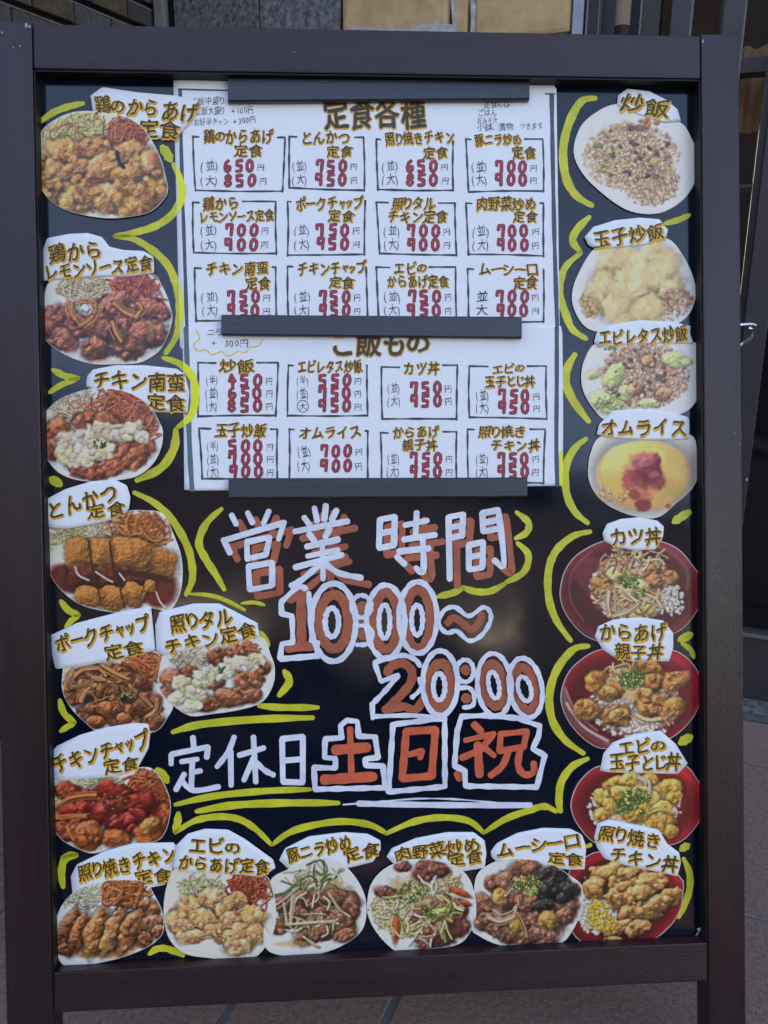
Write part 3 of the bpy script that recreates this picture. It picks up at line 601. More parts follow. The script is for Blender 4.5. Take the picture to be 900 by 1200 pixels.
    def onion(s, pts, wd=4, col=(214, 178, 128)):
        # a cut onion or citrus strip: translucent, with a pale core and a browned edge, a few thinner shreds beside it
        s.T(pts, wd * .95, np.array(col) * [.86, .78, .7], dark=.7, hl=.1); s.T(pts, wd * .5, np.minimum(np.array(col) * 1.12, 245), dark=.85, hl=.25)
        for _ in range(3):
            o = s.r.normal(size=2) * wd * .7; s.T([(x + o[0] + s.r.normal() * .8, y + o[1] + s.r.normal() * .8) for x, y in pts], wd * .28, np.array(col) * s.r.uniform(.7, 1.05), dark=.7, hl=.2)
    def scal(s, cx, cy, rx, ry, n, sz=1.6): s.G(cx, cy, rx, ry, n, sz, [(96, 140, 54), (70, 112, 44), (140, 176, 84), (176, 196, 120)], 1.1, sh=.3)
    def cab(s, cx, cy, rx, ry, n=90, cols=((232, 230, 196), (216, 222, 170), (240, 238, 222), (196, 206, 150)), L=16, wd=1.5):
        s.S(cx, cy, rx, ry, np.mean(cols, 0) * .88, .9, cell=10); s.N(cx, cy, rx * .85, ry * .85, n, L, wd, cols, .5)
    def spag(s, cx, cy, rx, ry, n=46, cols=((206, 112, 62), (222, 134, 80), (186, 88, 50)), L=26, wd=2.1):
        s.S(cx, cy, rx, ry, np.mean(cols, 0) * .62, .95, rough=.3); s.N(cx, cy, rx * .72, ry * .72, n, L, wd, cols, 1.3, hl=.22)
    def rim(s, col, wd, alpha, inset=0):
        P = np.array(s.P + s.P[:1]); 
        s.T([tuple(p) for p in P], wd, col, dark=1, hl=0, alpha=alpha)
    def bowl(s, col=(150, 34, 44), shine=True):
        """the red lacquer of a rice bowl with its rim"""
        h, w = s.h, s.w; Y, X = np.mgrid[0:h, 0:w]; xm = (X / w - .5); ym = (Y / h - .5)
        s.I[:] = np.array(col, float) * (1 + .3 * xm - .3 * ym)[..., None]; rr = np.hypot(xm, ym) * 2; s.I *= (1 - .3 * np.exp(-((rr - .72) / .16) ** 2) + .16 * np.exp(-((rr - .93) / .05) ** 2))[..., None]
        s.I *= (1 + .12 * vnoise(h, w, 50, s.r))[..., None]
        s.rim((196, 168, 156), 3.4, .8)
    def sample(s, X, Y):
        g = s.I * (1 + .09 * vnoise(s.h, s.w, 2.4, s.r, 2) * (np.ptp(s.I, axis=2) > 24) + .05 * vnoise(s.h, s.w, 3, s.r, 2))[..., None]
        g = g * (1 + .12 * vnoise(s.h, s.w, 45, s.r, 2))[..., None]; lum = g.mean(2, keepdims=True); g = lum + (g - lum) * .99
        def blur(a, n):
            for ax in (0, 1):
                a = sum(np.roll(a, k, ax) for k in range(-n, n + 1)) / (2 * n + 1)
            return a
        g = g + .3 * (g - blur(g, 1)) + .22 * (g - blur(g, 7)); lo = np.clip(g, 4, 240) * .93 + 5; lo[..., 1] *= np.where(lo[..., 0] - lo[..., 2] > 20, .968, 1); lo *= np.minimum(1, 199 / np.maximum(lo[..., 0], 1))[..., None]; fx = np.clip((X - s.x0) * SC, 0, s.w - 1.01); fy = np.clip((Y - s.y0) * SC, 0, s.h - 1.01)
        xi, yi = fx.astype(int), fy.astype(int); fx = (fx - xi)[:, None]; fy = (fy - yi)[:, None]
        c = lo[yi, xi] * (1 - fx) * (1 - fy) + lo[yi, xi + 1] * fx * (1 - fy) + lo[yi + 1, xi] * (1 - fx) * fy + lo[yi + 1, xi + 1] * fx * fy
        return A(c)
PL = (214, 216, 226)
def karaage(p, pts, col, r=(18, 15), **k):
    """a heap of uneven pieces that run into each other: dark gaps, lumps, crumbs of batter or meat"""
    k = {**dict(rough=.6, tex=.6, cell=6, var=.4, dark=.42, hl=.2, soft=.22, sh=.22), **k}; col = np.array(col, float); Q = [(q[0], q[1]) + (tuple(q[2:4]) if len(q) > 2 else r) for q in pts]
    for x, y, rx, ry in Q: p.S(x, y, rx * 1.08, ry * 1.1, col * [.62, .54, .48], .95, 0, .6, .25, 6)
    for x, y, rx, ry in Q: p.B(x, y, rx * 1.08, ry * 1.08, col * p.r.uniform(.86, 1.1) * [1, p.r.uniform(.94, 1.04), p.r.uniform(.86, 1.08)], p.r.uniform(-.6, .6), **k)
    kk = {**k, 'rough': .8, 'sh': .16, 'soft': .4, 'tex': k['tex'] * .9, 'cell': 3.2}
    for x, y, rx, ry in Q:
        for _ in range(3 if rx > 9 else 1):
            t = p.r.random() * 6.28; f = p.r.uniform(.3, .85); z = p.r.uniform(.25, .48)
            p.B(x + math.cos(t) * rx * f, y + math.sin(t) * ry * f, rx * z, ry * z * 1.1, col * p.r.uniform(.78, 1.16) * [1, p.r.uniform(.92, 1.04), p.r.uniform(.8, 1.1)], p.r.random() * 3, **kk)
def piece(p, x, y, rx, ry, col, a, n=7, **k):
    k = {**dict(rough=.5, tex=.5, cell=4.5, dark=.34, hl=.38, gloss=9, var=.35, soft=.14, sh=.4), **k}; col = np.array(col, float); p.B(x, y, rx, ry, col, a, **k)
    L = max(rx, ry); w = min(rx, ry); d = a if rx > ry else a + PI / 2
    for _ in range(n):
        t = p.r.uniform(-.75, .75); o = p.r.uniform(-.5, .5) * w
        p.B(x + math.cos(d) * t * L - math.sin(d) * o, y + math.sin(d) * t * L + math.cos(d) * o, w * p.r.uniform(.3, .6), w * p.r.uniform(.25, .5), col * p.r.uniform(.72, 1.2) * [1, p.r.uniform(.9, 1.04), p.r.uniform(.8, 1.1)], d + p.r.normal() * .3, **{**k, 'sh': .12, 'soft': .5, 'rough': .8})
def d1(p):
    p.I[:] = p.I * [1, .98, .9]; p.cab(92, 158, 46, 30, 130, ((236, 232, 150), (222, 222, 130), (244, 240, 196), (206, 204, 110)), 18)
    p.spag(150, 158, 28, 22, 60, ((214, 120, 78), (226, 140, 96), (196, 96, 62)), wd=1.7); p.N(70, 150, 30, 12, 8, 20, 1.4, [(222, 150, 92)])
    karaage(p, [(75, 180, 24, 17), (112, 176, 24, 14), (150, 182, 24, 16), (172, 196, 20, 20), (58, 206, 20, 20), (88, 202, 24, 14), (122, 200, 22, 20), (152, 212, 22, 20), (178, 226, 20, 18), (62, 226, 20, 17), (100, 228, 24, 20), (132, 232, 24, 18), (160, 240, 24, 14), (86, 238, 20, 13)], (210, 152, 88))
    for q in ((106, 212), (140, 222), (168, 214), (92, 222)): p.S(q[0], q[1], 7, 4, (104, 62, 50), .6, .6)
    p.T([(137, 178), (139, 188), (145, 196)], 4.5, (50, 46, 60), dark=.6, hl=.05); p.S(122, 172, 8, 3, (90, 66, 70), .7, .4); p.S(160, 210, 9, 4, (80, 60, 66), .6, .1); p.S(90, 237, 5, 5, (84, 60, 60), .7)
def d2(p):
    p.cab(98, 338, 34, 20, 100, ((226, 214, 178), (236, 228, 206), (206, 190, 140)), 15); p.spag(158, 338, 30, 18, 54, ((208, 100, 78), (222, 124, 104), (186, 76, 62)), wd=2); p.S(60, 352, 9, 9, PL, .8)
    karaage(p, [(70, 372, 22, 14), (132, 356, 20, 12), (178, 362, 20, 12), (60, 384, 16, 18), (92, 382, 18, 14), (120, 386, 22, 18), (152, 376, 20, 12), (174, 392, 22, 18), (112, 410, 16, 14), (76, 400, 18, 12), (150, 408, 20, 14), (192, 370, 8, 6)], (146, 84, 66), hl=.3, var=.4)
    p.S(140, 398, 16, 9, (74, 44, 40), .7); p.S(128, 412, 10, 6, (64, 40, 36), .7)
    for q in ([(88, 356), (102, 352), (112, 358), (108, 372), (94, 382)], [(134, 356), (146, 366), (162, 372)], [(132, 378), (136, 390), (142, 400)], [(84, 356), (84, 368), (88, 374)], [(160, 372), (166, 362), (162, 356)]): p.onion(q, 5.5 if len(q) < 5 else 4.5, (206, 140, 84))
    p.N(110, 364, 10, 6, 8, 8, 1.4, [(170, 100, 70)]); p.S(176, 388, 6, 14, (150, 160, 110), .35); p.S(120, 424, 30, 3, (216, 196, 150), .5)
def d3(p):
    p.cab(86, 474, 30, 20, 110, ((232, 226, 206), (240, 236, 224), (214, 200, 160)), 16); p.N(82, 478, 20, 12, 9, 12, 1.3, [(226, 150, 90)]); p.spag(146, 474, 34, 22, 80, ((206, 104, 62), (226, 134, 88), (190, 84, 50)), L=30, wd=2); p.spag(172, 496, 14, 20, 20, ((196, 100, 80), (206, 120, 96)), wd=2)
    karaage(p, [(68, 502, 16, 12), (98, 492, 14, 10), (60, 524, 12, 16), (126, 496, 18, 12), (78, 522, 18, 16), (112, 552, 16, 12), (144, 532, 20, 16), (160, 520, 20, 18), (130, 548, 18, 10), (158, 538, 16, 10), (96, 548, 18, 12)], (178, 100, 68))
    karaage(p, [(84, 520, 20, 16), (104, 514, 20, 14), (126, 506, 22, 10), (148, 506, 22, 11), (96, 536, 18, 12), (166, 512, 10, 8), (118, 526, 16, 12), (76, 532, 12, 12)], (228, 220, 202), tex=.55, cell=3.4, dark=.66, hl=.08, var=.1, sh=.12)
    p.G(116, 520, 8, 6, 26, 1.5, [(62, 84, 46), (46, 66, 40), (84, 100, 60)], 1.2)
def d4(p):
    p.cab(84, 630, 34, 18, 110, ((222, 224, 160), (204, 212, 140), (236, 234, 196)), 16); p.cab(124, 624, 24, 14, 70, ((232, 230, 200), (216, 220, 180)), 14); p.S(72, 655, 14, 22, (222, 226, 222), .75); p.spag(164, 622, 36, 24, 90, ((212, 128, 62), (232, 154, 86), (190, 100, 50)), L=30, wd=1.9)
    p.S(78, 678, 26, 18, (96, 34, 24), .95, .5, .15); p.S(186, 690, 26, 26, (92, 32, 22), .95, -.3, .15); p.S(150, 700, 40, 10, (110, 44, 28), .9)
    for x, y, rx, ry, a in ((178, 656, 31, 18, .34), (150, 652, 27, 23, .12), (117, 651, 16, 21, .02), (91, 650, 15, 21, -.03)): p.B(x, y, rx, ry, (178, 116, 54), a, pw=3.6, rough=.2, tex=.75, cell=1.8, dark=.45, hl=.08, var=.3, soft=.08, sh=.35)
    for x, y, rx, ry, a in ((152, 684, 20, 19, .3), (125, 681, 19, 18, .12), (97, 677, 19, 17, .08)): p.B(x, y, rx, ry, (92, 40, 28), a, pw=3.5, rough=.2, tex=.35, cell=4, dark=.5, hl=.3, gloss=14, sh=.3)
    for x, y, rx, ry, a in ((156, 697, 15, 15, .5), (132, 701, 17, 15, .2), (105, 699, 18, 12, .25), (176, 687, 7, 8, 0)): p.B(x, y, rx, ry, (180, 118, 56), a, pw=3, rough=.22, tex=.75, cell=1.8, dark=.45, hl=.08, var=.3, soft=.08, sh=.3)
    p.S(164, 673, 40, 4, (66, 26, 20), .9, .12)
    for a, b in (((104, 634), (108, 668)), ((128, 634), (133, 668)), ((110, 668), (118, 708)), ((136, 670), (146, 712))): p.T([a, b], 1.6, (60, 30, 20), dark=1, hl=0)
    for q in ([(88, 664), (92, 674), (104, 680)], [(112, 670), (124, 678), (132, 682)], [(183, 694), (188, 706), (194, 712)], [(140, 672), (146, 680)]): p.T(q, 1.8, (238, 216, 220), dark=.9)
def d5(p):
    p.S(84, 786, 16, 9, (218, 214, 170), .8); p.spag(170, 780, 24, 16, 50, ((206, 104, 58), (222, 130, 80)), wd=1.8)
    karaage(p, [(110, 792, 24, 14), (140, 790, 22, 12), (96, 812, 20, 14), (130, 812, 24, 16), (160, 806, 20, 14), (110, 836, 22, 14), (140, 836, 24, 16), (170, 828, 20, 16), (180, 846, 14, 10), (150, 850, 20, 9)], (128, 72, 46), hl=.3)
    p.S(150, 806, 14, 10, (80, 46, 34), .6); p.B(128, 832, 15, 10, (156, 86, 50), .2, hl=.3, tex=.4); p.B(112, 846, 12, 8, (150, 82, 48), 0, hl=.3, tex=.4); p.B(146, 842, 10, 8, (160, 92, 54), 0, hl=.3, tex=.4)
    for q in ([(80, 798), (96, 786), (116, 784), (124, 792)], [(84, 806), (100, 802), (112, 794)], [(94, 822), (100, 810), (112, 802)], [(120, 780), (138, 790), (150, 796)], [(152, 804), (166, 816), (178, 828)], [(172, 840), (182, 832), (184, 820)], [(108, 794), (126, 798), (136, 806)], [(78, 808), (76, 800), (84, 790)]): p.onion(q, 4.4, (206, 150, 96))
    p.N(130, 812, 30, 20, 18, 14, 2, [(146, 86, 52), (110, 60, 40), (180, 120, 72)]); p.scal(146, 816, 9, 4, 14)
def d6(p):
    p.cab(224, 772, 26, 10, 60, ((214, 208, 178), (230, 226, 204)), 13); p.spag(290, 764, 16, 8, 30, ((206, 116, 80), (222, 140, 104)), L=18, wd=1.7)
    karaage(p, [(256, 770, 14, 10), (276, 764, 12, 8), (202, 796, 14, 12), (222, 788, 12, 8), (200, 810, 14, 8), (306, 784, 12, 8), (292, 796, 18, 12), (240, 824, 15, 10), (268, 818, 18, 11, ), (290, 814, 16, 10), (252, 800, 12, 8), (246, 826, 12, 8)], (156, 92, 66), tex=.45, hl=.35, rough=.3)
    karaage(p, [(218, 806, 20, 12), (240, 794, 18, 10), (262, 786, 18, 9), (282, 778, 20, 9), (300, 772, 12, 7), (208, 818, 16, 8), (228, 814, 14, 10), (224, 828, 12, 8)], (224, 224, 206), tex=.55, cell=3.4, dark=.66, hl=.06, var=.1, sh=.12)
    p.G(259, 784, 4, 4, 8, 1.6, [(70, 96, 50)]); p.B(268, 816, 17, 9, (166, 104, 74), .4, tex=.35, hl=.4)
def d7(p):
    p.cab(112, 918, 36, 10, 70, ((226, 224, 174), (236, 236, 206)), 14); p.spag(172, 920, 24, 18, 60, ((204, 96, 52), (224, 128, 72), (180, 74, 40)), wd=2.2); p.spag(186, 940, 12, 14, 22, ((204, 96, 52), (180, 74, 40)), wd=2.2)
    karaage(p, [(80, 928, 18, 10), (70, 960, 12, 12), (100, 966, 20, 12), (74, 976, 14, 12), (190, 958, 12, 18), (172, 968, 18, 16), (140, 976, 18, 14)], (170, 76, 44), hl=.3)
    karaage(p, [(104, 938, 26, 12), (136, 930, 24, 12), (160, 944, 26, 16), (124, 952, 30, 16), (90, 948, 20, 10), (150, 962, 24, 10)], (150, 44, 32), tex=.4, hl=.35, gloss=9)
    karaage(p, [(104, 980, 18, 16, ), (138, 984, 16, 12), (174, 978, 18, 14)], (176, 92, 48), hl=.2); karaage(p, [(176, 966, 12, 8)], (206, 140, 74))
    for q in ([(62, 948), (80, 936), (100, 932), (112, 932)], [(66, 958), (84, 956), (100, 956)], [(86, 968), (80, 974), (86, 984)]): p.onion(q, 5, (206, 120, 64))
    p.G(132, 940, 24, 9, 60, .9, [(72, 62, 32), (92, 80, 44), (150, 120, 70)], 1.3, sh=.1)
def d8(p):
    p.cab(96, 1050, 30, 16, 90, ((230, 230, 206), (238, 238, 226), (214, 214, 184)), 14); p.spag(144, 1046, 28, 16, 70, ((208, 120, 60), (226, 150, 84), (186, 96, 48)), L=28, wd=2.1); p.S(126, 1106, 52, 16, (150, 100, 56), .85, -.1); p.S(130, 1119, 50, 5, (196, 146, 70), .7)
    for x, y, rx, ry, a, c in ((174, 1066, 12, 14, 1.2, (170, 118, 76)), (80, 1088, 9, 24, .45, (140, 84, 50)), (92, 1094, 9, 28, .35, (150, 86, 50)), (112, 1092, 12, 28, .35, (166, 112, 62)), (134, 1090, 11, 30, .4, (176, 124, 76)), (154, 1092, 12, 27, .45, (166, 108, 64)), (180, 1084, 14, 12, .5, (160, 104, 72)), (170, 1102, 9, 10, 0, (142, 84, 54)), (186, 1092, 9, 9, 0, (166, 110, 80)), (76, 1112, 9, 7, 0, (136, 78, 48))):
        piece(p, x, y, rx * 1.1, ry * 1.04, c, a)
def d9(p):
    p.I[:] = p.I * [1, .985, .95]; p.cab(236, 1040, 30, 14, 90, ((222, 226, 174), (234, 236, 204), (206, 212, 150)), 14); p.spag(292, 1040, 24, 20, 80, ((200, 92, 58), (218, 120, 80), (176, 74, 46)), L=26, wd=1.8)
    karaage(p, [(206, 1078, 12, 14), (226, 1062, 18, 12), (252, 1054, 18, 12), (216, 1090, 14, 12), (240, 1078, 18, 14), (226, 1098, 18, 8), (264, 1068, 14, 12), (276, 1058, 16, 10), (272, 1080, 18, 14), (296, 1074, 16, 12), (262, 1094, 14, 12), (284, 1096, 20, 14), (300, 1092, 10, 12), (280, 1110, 16, 10), (250, 1090, 10, 8)], (232, 190, 134), tex=.6, cell=6, dark=.55, hl=.12, var=.2)
    p.N(250, 1080, 40, 22, 16, 9, 2, [(240, 210, 160), (206, 150, 90)])
def veg(p, cx, cy, rx, ry, n, cols, wd=1.9, L=20): p.N(cx, cy, rx, ry, n, L, wd, cols, .6, hl=.25)
def d10(p):
    p.S(372, 1060, 46, 40, (150, 128, 84), .95); veg(p, 368, 1040, 34, 22, 60, ((206, 208, 160), (230, 228, 200), (120, 146, 76), (92, 122, 60)))
    karaage(p, [(352, 1058, 24, 12), (344, 1074, 16, 12), (392, 1052, 26, 9), (412, 1062, 10, 18), (380, 1076, 12, 14), (400, 1082, 18, 14), (368, 1096, 24, 10), (326, 1086, 12, 9), (404, 1096, 14, 8), (330, 1060, 12, 10)], (132, 88, 66), tex=.45, hl=.25, rough=.5)
    veg(p, 364, 1074, 34, 26, 24, ((222, 214, 176), (236, 230, 204), (110, 140, 70), (170, 130, 96)), 2.0, 22)
    for q in ([(346, 1030), (342, 1056), (340, 1086)], [(356, 1098), (366, 1106), (374, 1110)], [(336, 1084), (360, 1082), (392, 1080)], [(386, 1048), (398, 1066), (410, 1074)], [(350, 1040), (336, 1052), (322, 1062)]): p.onion(q, 2.8, (226, 224, 190))
    p.T([(316, 1050), (334, 1046), (346, 1036)], 3, (98, 126, 60)); p.S(342, 1106, 24, 4, (196, 150, 90), .5); p.S(400, 1020, 5, 3, (70, 90, 60), .5)
def d11(p):
    p.S(492, 1060, 54, 42, (176, 160, 112), .95); p.cab(458, 1070, 24, 24, 60, ((230, 222, 176), (240, 236, 208), (206, 204, 140)), 18, 2); p.cab(516, 1040, 28, 20, 50, ((226, 212, 170), (240, 230, 200), (190, 190, 120)), 18, 2)
    karaage(p, [(472, 1016, 10, 6), (500, 1020, 16, 12), (516, 1020, 12, 8), (452, 1046, 14, 7), (514, 1096, 24, 14), (534, 1084, 16, 14), (494, 1074, 12, 12), (518, 1058, 12, 10), (500, 1104, 12, 8), (540, 1066, 10, 12)], (126, 76, 66), tex=.5, hl=.25, rough=.5)
    veg(p, 494, 1070, 44, 34, 50, ((232, 224, 184), (240, 234, 206), (206, 196, 130), (170, 184, 110)), 2.6, 20); p.B(512, 1072, 16, 8, (176, 184, 104), -.4, tex=.8, cell=3, hl=.2)
    p.scal(484, 1046, 18, 14, 70, 1.7); p.scal(504, 1068, 10, 8, 24, 1.7)
    for x, y, rx, ry, a in ((464, 1090, 5, 18, .05), (540, 1046, 14, 4, .45), (546, 1058, 8, 3, .4)): p.B(x, y, rx, ry, (196, 92, 48), a, rough=.2, tex=.2, hl=.25)
    p.N(490, 1086, 30, 18, 14, 18, 2.4, [(236, 228, 190), (214, 196, 140)])
def d12(p):
    p.S(622, 1058, 54, 42, (120, 88, 62), .95)
    karaage(p, [(580, 1036, 12, 10), (594, 1030, 14, 12), (616, 1018, 18, 12), (566, 1062, 12, 14), (568, 1080, 12, 10), (596, 1052, 16, 16), (624, 1056, 18, 14), (664, 1058, 14, 18), (610, 1084, 20, 14), (640, 1082, 20, 16), (596, 1096, 14, 10), (634, 1096, 20, 9), (660, 1074, 14, 10), (672, 1044, 8, 8), (582, 1090, 12, 8), (616, 1100, 14, 8)], (146, 100, 80), tex=.6, hl=.2, rough=.5)
    karaage(p, [(650, 1030, 18, 12), (660, 1046, 16, 12), (644, 1044, 14, 14), (636, 1062, 12, 8), (652, 1022, 12, 7)], (44, 42, 46), tex=.5, hl=.3, dark=.3); karaage(p, [(586, 1052, 9, 10), (612, 1034, 12, 6), (642, 1078, 12, 10), (604, 1084, 7, 9)], (196, 150, 78), tex=.4)
    p.onion([(574, 1076), (586, 1080), (602, 1074), (604, 1064)], 5.5, (214, 186, 156)); p.onion([(604, 1036), (598, 1044), (592, 1050)], 4, (206, 180, 150)); p.onion([(606, 1070), (614, 1082), (618, 1098)], 4, (190, 150, 110))
    p.scal(618, 1038, 18, 12, 60, 1.7); p.G(626, 1044, 9, 4, 12, 2.4, [(140, 176, 84), (166, 190, 110)])
RICE = ((222, 200, 168), (206, 180, 146), (236, 220, 194), (192, 160, 126), (168, 134, 106), (214, 184, 140))
def d13(p):
    p.S(740, 184, 56, 40, (186, 156, 122), .95, .5, .45); p.S(762, 214, 32, 26, (186, 156, 122), .95, .3, .4); p.G(740, 184, 57, 40, 900, 1.7, RICE, 1.7, sh=.1); p.G(762, 214, 34, 27, 420, 1.7, RICE, 1.7, sh=.1); p.G(726, 170, 26, 14, 90, 1.7, RICE[:3], 1.7)
    p.G(742, 180, 46, 34, 36, 2.6, [(120, 74, 62), (146, 96, 76), (96, 60, 56)]); p.G(742, 186, 44, 34, 20, 2.4, [(224, 190, 100), (236, 206, 120)]); p.G(760, 144, 12, 5, 12, 2.4, [(222, 140, 90), (206, 120, 80)]); p.G(740, 190, 48, 40, 10, 1.8, [(96, 130, 70)]); p.S(750, 150, 8, 5, (90, 60, 64), .6)
def d14(p):
    p.S(746, 340, 62, 40, (206, 176, 110), .9, 0, .35); p.G(770, 350, 40, 28, 340, 1.7, RICE, 1.6, sh=.1); p.G(696, 356, 16, 16, 90, 2.4, [(226, 190, 110), (206, 160, 90)])
    for x, y, rx, ry in ((724, 316, 30, 26), (758, 308, 36, 24), (708, 342, 18, 24), (744, 340, 36, 30), (780, 320, 22, 22), (760, 364, 22, 16), (722, 362, 20, 16), (786, 338, 16, 14)): p.B(x, y, rx * 1.1, ry * 1.1, np.array((226, 208, 150)) * p.r.uniform(.94, 1.04), p.r.uniform(-.8, .8), rough=.7, tex=.3, cell=8, dark=.7, hl=.1, soft=.35, sh=.12, var=.2)
    p.N(748, 334, 44, 34, 22, 22, 5, [(236, 222, 176), (220, 190, 126), (232, 214, 150), (240, 226, 190)], .9, alpha=.5)
    p.G(794, 352, 18, 14, 90, 1.8, [(196, 146, 120), (170, 120, 96), (214, 176, 140)])
def d15(p):
    p.S(752, 440, 54, 40, (180, 144, 112), .9, 0, .4); p.G(756, 440, 52, 38, 900, 1.8, ((216, 184, 156), (196, 160, 132), (230, 206, 182), (160, 118, 96)), 1.5, sh=.1)
    for x, y, rx, ry, a in ((712, 472, 26, 14, .3), (720, 440, 12, 16, .5), (790, 420, 16, 10, .2), (694, 440, 8, 6, 0), (762, 472, 14, 6, 0), (806, 424, 8, 6, 0), (734, 460, 10, 10, 0)): p.B(x, y, rx, ry, (186, 204, 136), a, rough=.5, tex=.5, cell=5, dark=.7, hl=.12, sh=.15, var=.12)
    p.N(716, 472, 20, 10, 20, 12, 1.4, [(206, 220, 160), (166, 186, 110)]); p.G(752, 440, 44, 30, 26, 2.2, [(116, 74, 66), (92, 62, 60), (70, 84, 60)]); karaage(p, [(760, 424, 9, 7), (778, 462, 10, 7), (744, 456, 9, 7)], (214, 160, 124), tex=.3, hl=.2)
    p.scal(718, 408, 10, 4, 14, 1.6); p.S(772, 443, 6, 5, (64, 74, 66), .7)
def d16(p):
    p.B(755, 556, 58, 42, (234, 198, 104), 0, rough=.1, tex=.07, cell=14, dark=.66, hl=.1, sh=.3, var=.16); p.S(755, 592, 40, 8, (206, 156, 84), .5); p.G(715, 580, 20, 8, 40, 2, [(216, 176, 110), (226, 196, 130)])
    for q in ([(706, 530), (702, 556), (712, 578)], [(800, 530), (808, 556), (800, 578)], [(712, 584), (750, 592), (792, 584)]): p.T(q, 4, (206, 156, 88), dark=.9, hl=0, alpha=.6)
    p.S(756, 556, 27, 26, (190, 96, 66), .75, .1, .6, .35); p.S(738, 562, 13, 14, (166, 64, 56), .85, 0, .6, .35); p.B(757, 550, 21, 23, (132, 36, 42), .1, rough=.6, tex=.4, cell=7, dark=.6, hl=.3, gloss=9, soft=.3, sh=0)
    p.S(770, 562, 12, 14, (128, 44, 44), .8, 0, .6, .4); p.S(752, 584, 16, 10, (186, 104, 70), .85, .1, .7, .4); p.S(754, 592, 11, 9, (120, 36, 34), .9, 0, .6, .35); p.S(744, 580, 8, 8, (150, 50, 42), .8, 0, .6); p.S(783, 593, 4, 3.4, (170, 66, 50), .9)
    p.S(750, 542, 22, 9, (226, 216, 220), .22, -.3); p.S(766, 556, 8, 5, (210, 150, 140), .35)
def don(p, cx, cy, rx, ry): p.S(cx, cy, rx, ry, (176, 160, 150), .95, 0, .3); p.G(cx, cy, rx, ry, 380, 2.1, [(230, 224, 224), (214, 206, 208), (240, 236, 236)], 1.6, sh=.08)
def d17(p):
    p.bowl((108, 30, 42)); p.S(690, 672, 20, 26, (130, 60, 62), .5); p.T([(694, 646), (672, 668), (668, 700), (684, 728)], 3, (196, 130, 120), alpha=.5); p.T([(752, 640), (780, 644), (804, 666), (806, 690)], 7, (186, 146, 128), alpha=.45)
    don(p, 742, 690, 52, 38); p.S(738, 690, 46, 34, (206, 168, 100), .7, 0, .5); karaage(p, [(704, 686, 14, 9), (712, 664, 14, 9), (730, 660, 14, 9), (768, 664, 14, 10), (704, 696, 10, 7), (764, 684, 14, 12), (786, 676, 10, 8)], (196, 140, 84), tex=.5)
    karaage(p, [(728, 672, 16, 10), (744, 690, 18, 12), (752, 716, 18, 8)], (230, 206, 140), tex=.3, dark=.6)
    p.N(744, 656, 34, 12, 34, 18, 2.2, [(232, 214, 170), (214, 180, 120), (190, 140, 86)], hl=.2); p.N(738, 704, 38, 14, 40, 20, 2.5, [(232, 212, 168), (206, 160, 96), (240, 228, 190), (186, 136, 80)], hl=.2)
    p.onion([(713, 694), (712, 708), (714, 722)], 6, (226, 204, 164)); p.onion([(720, 722), (736, 716), (748, 708)], 5, (224, 200, 156)); p.scal(738, 680, 13, 9, 60, 1.8); p.scal(748, 694, 8, 6, 26, 1.8); p.G(790, 704, 12, 18, 90, 2.1, [(232, 230, 232), (214, 210, 214)], 1.3)
def d18(p):
    p.bowl((132, 22, 36)); p.T([(660, 812), (672, 842), (694, 862), (718, 874)], 15, (120, 92, 96), dark=1, alpha=.9); p.T([(664, 824), (682, 850), (712, 868)], 5, (226, 206, 206), dark=1, alpha=.8); p.T([(662, 806), (676, 836), (700, 856)], 4, (206, 176, 176), dark=1, alpha=.6); p.T([(668, 838), (690, 860), (706, 870)], 3, (60, 40, 44), dark=1, alpha=.8); don(p, 744, 826, 54, 40); p.S(744, 800, 40, 24, (216, 180, 110), .8, 0, .4)
    p.N(730, 788, 26, 8, 28, 18, 2.3, [(232, 206, 150), (214, 176, 110)], hl=.25)
    karaage(p, [(697, 798, 12, 14), (688, 832, 15, 13), (716, 812, 16, 11), (722, 838, 19, 12), (762, 824, 18, 16), (790, 798, 18, 12), (766, 800, 12, 12), (790, 828, 14, 12), (760, 782, 14, 8), (776, 838, 14, 8)], (190, 128, 66), tex=.6, hl=.25)
    karaage(p, [(716, 810, 10, 6), (724, 838, 12, 8), (758, 812, 8, 6)], (222, 170, 96), tex=.4, hl=.3); p.onion([(746, 838), (760, 844), (778, 842)], 5, (224, 200, 150)); p.onion([(784, 850), (780, 842), (790, 834)], 4, (206, 150, 110)); p.scal(740, 796, 14, 12, 90, 1.9)
def d19(p):
    p.bowl((144, 30, 38)); don(p, 744, 946, 54, 38); p.S(746, 938, 46, 30, (226, 190, 96), .9, 0, .4)
    karaage(p, [(708, 934, 12, 9), (722, 920, 14, 9), (738, 912, 14, 8), (762, 914, 10, 8), (786, 922, 12, 10), (790, 934, 10, 8), (706, 954, 10, 8), (774, 962, 18, 10), (744, 956, 14, 8), (760, 944, 16, 10), (786, 974, 9, 9), (716, 944, 12, 8)], (232, 180, 84), tex=.55, hl=.2, dark=.5)
    karaage(p, [(730, 930, 14, 10), (756, 932, 16, 10), (776, 946, 12, 8)], (240, 210, 110), tex=.4, dark=.6, hl=.2); p.onion([(748, 912), (760, 916), (762, 928)], 4.5, (240, 236, 206)); p.onion([(760, 954), (774, 948), (790, 952)], 4, (232, 196, 110))
    p.scal(744, 934, 20, 10, 90, 1.9); p.scal(730, 944, 12, 10, 30, 2.4); p.scal(746, 950, 8, 5, 12, 2.2)
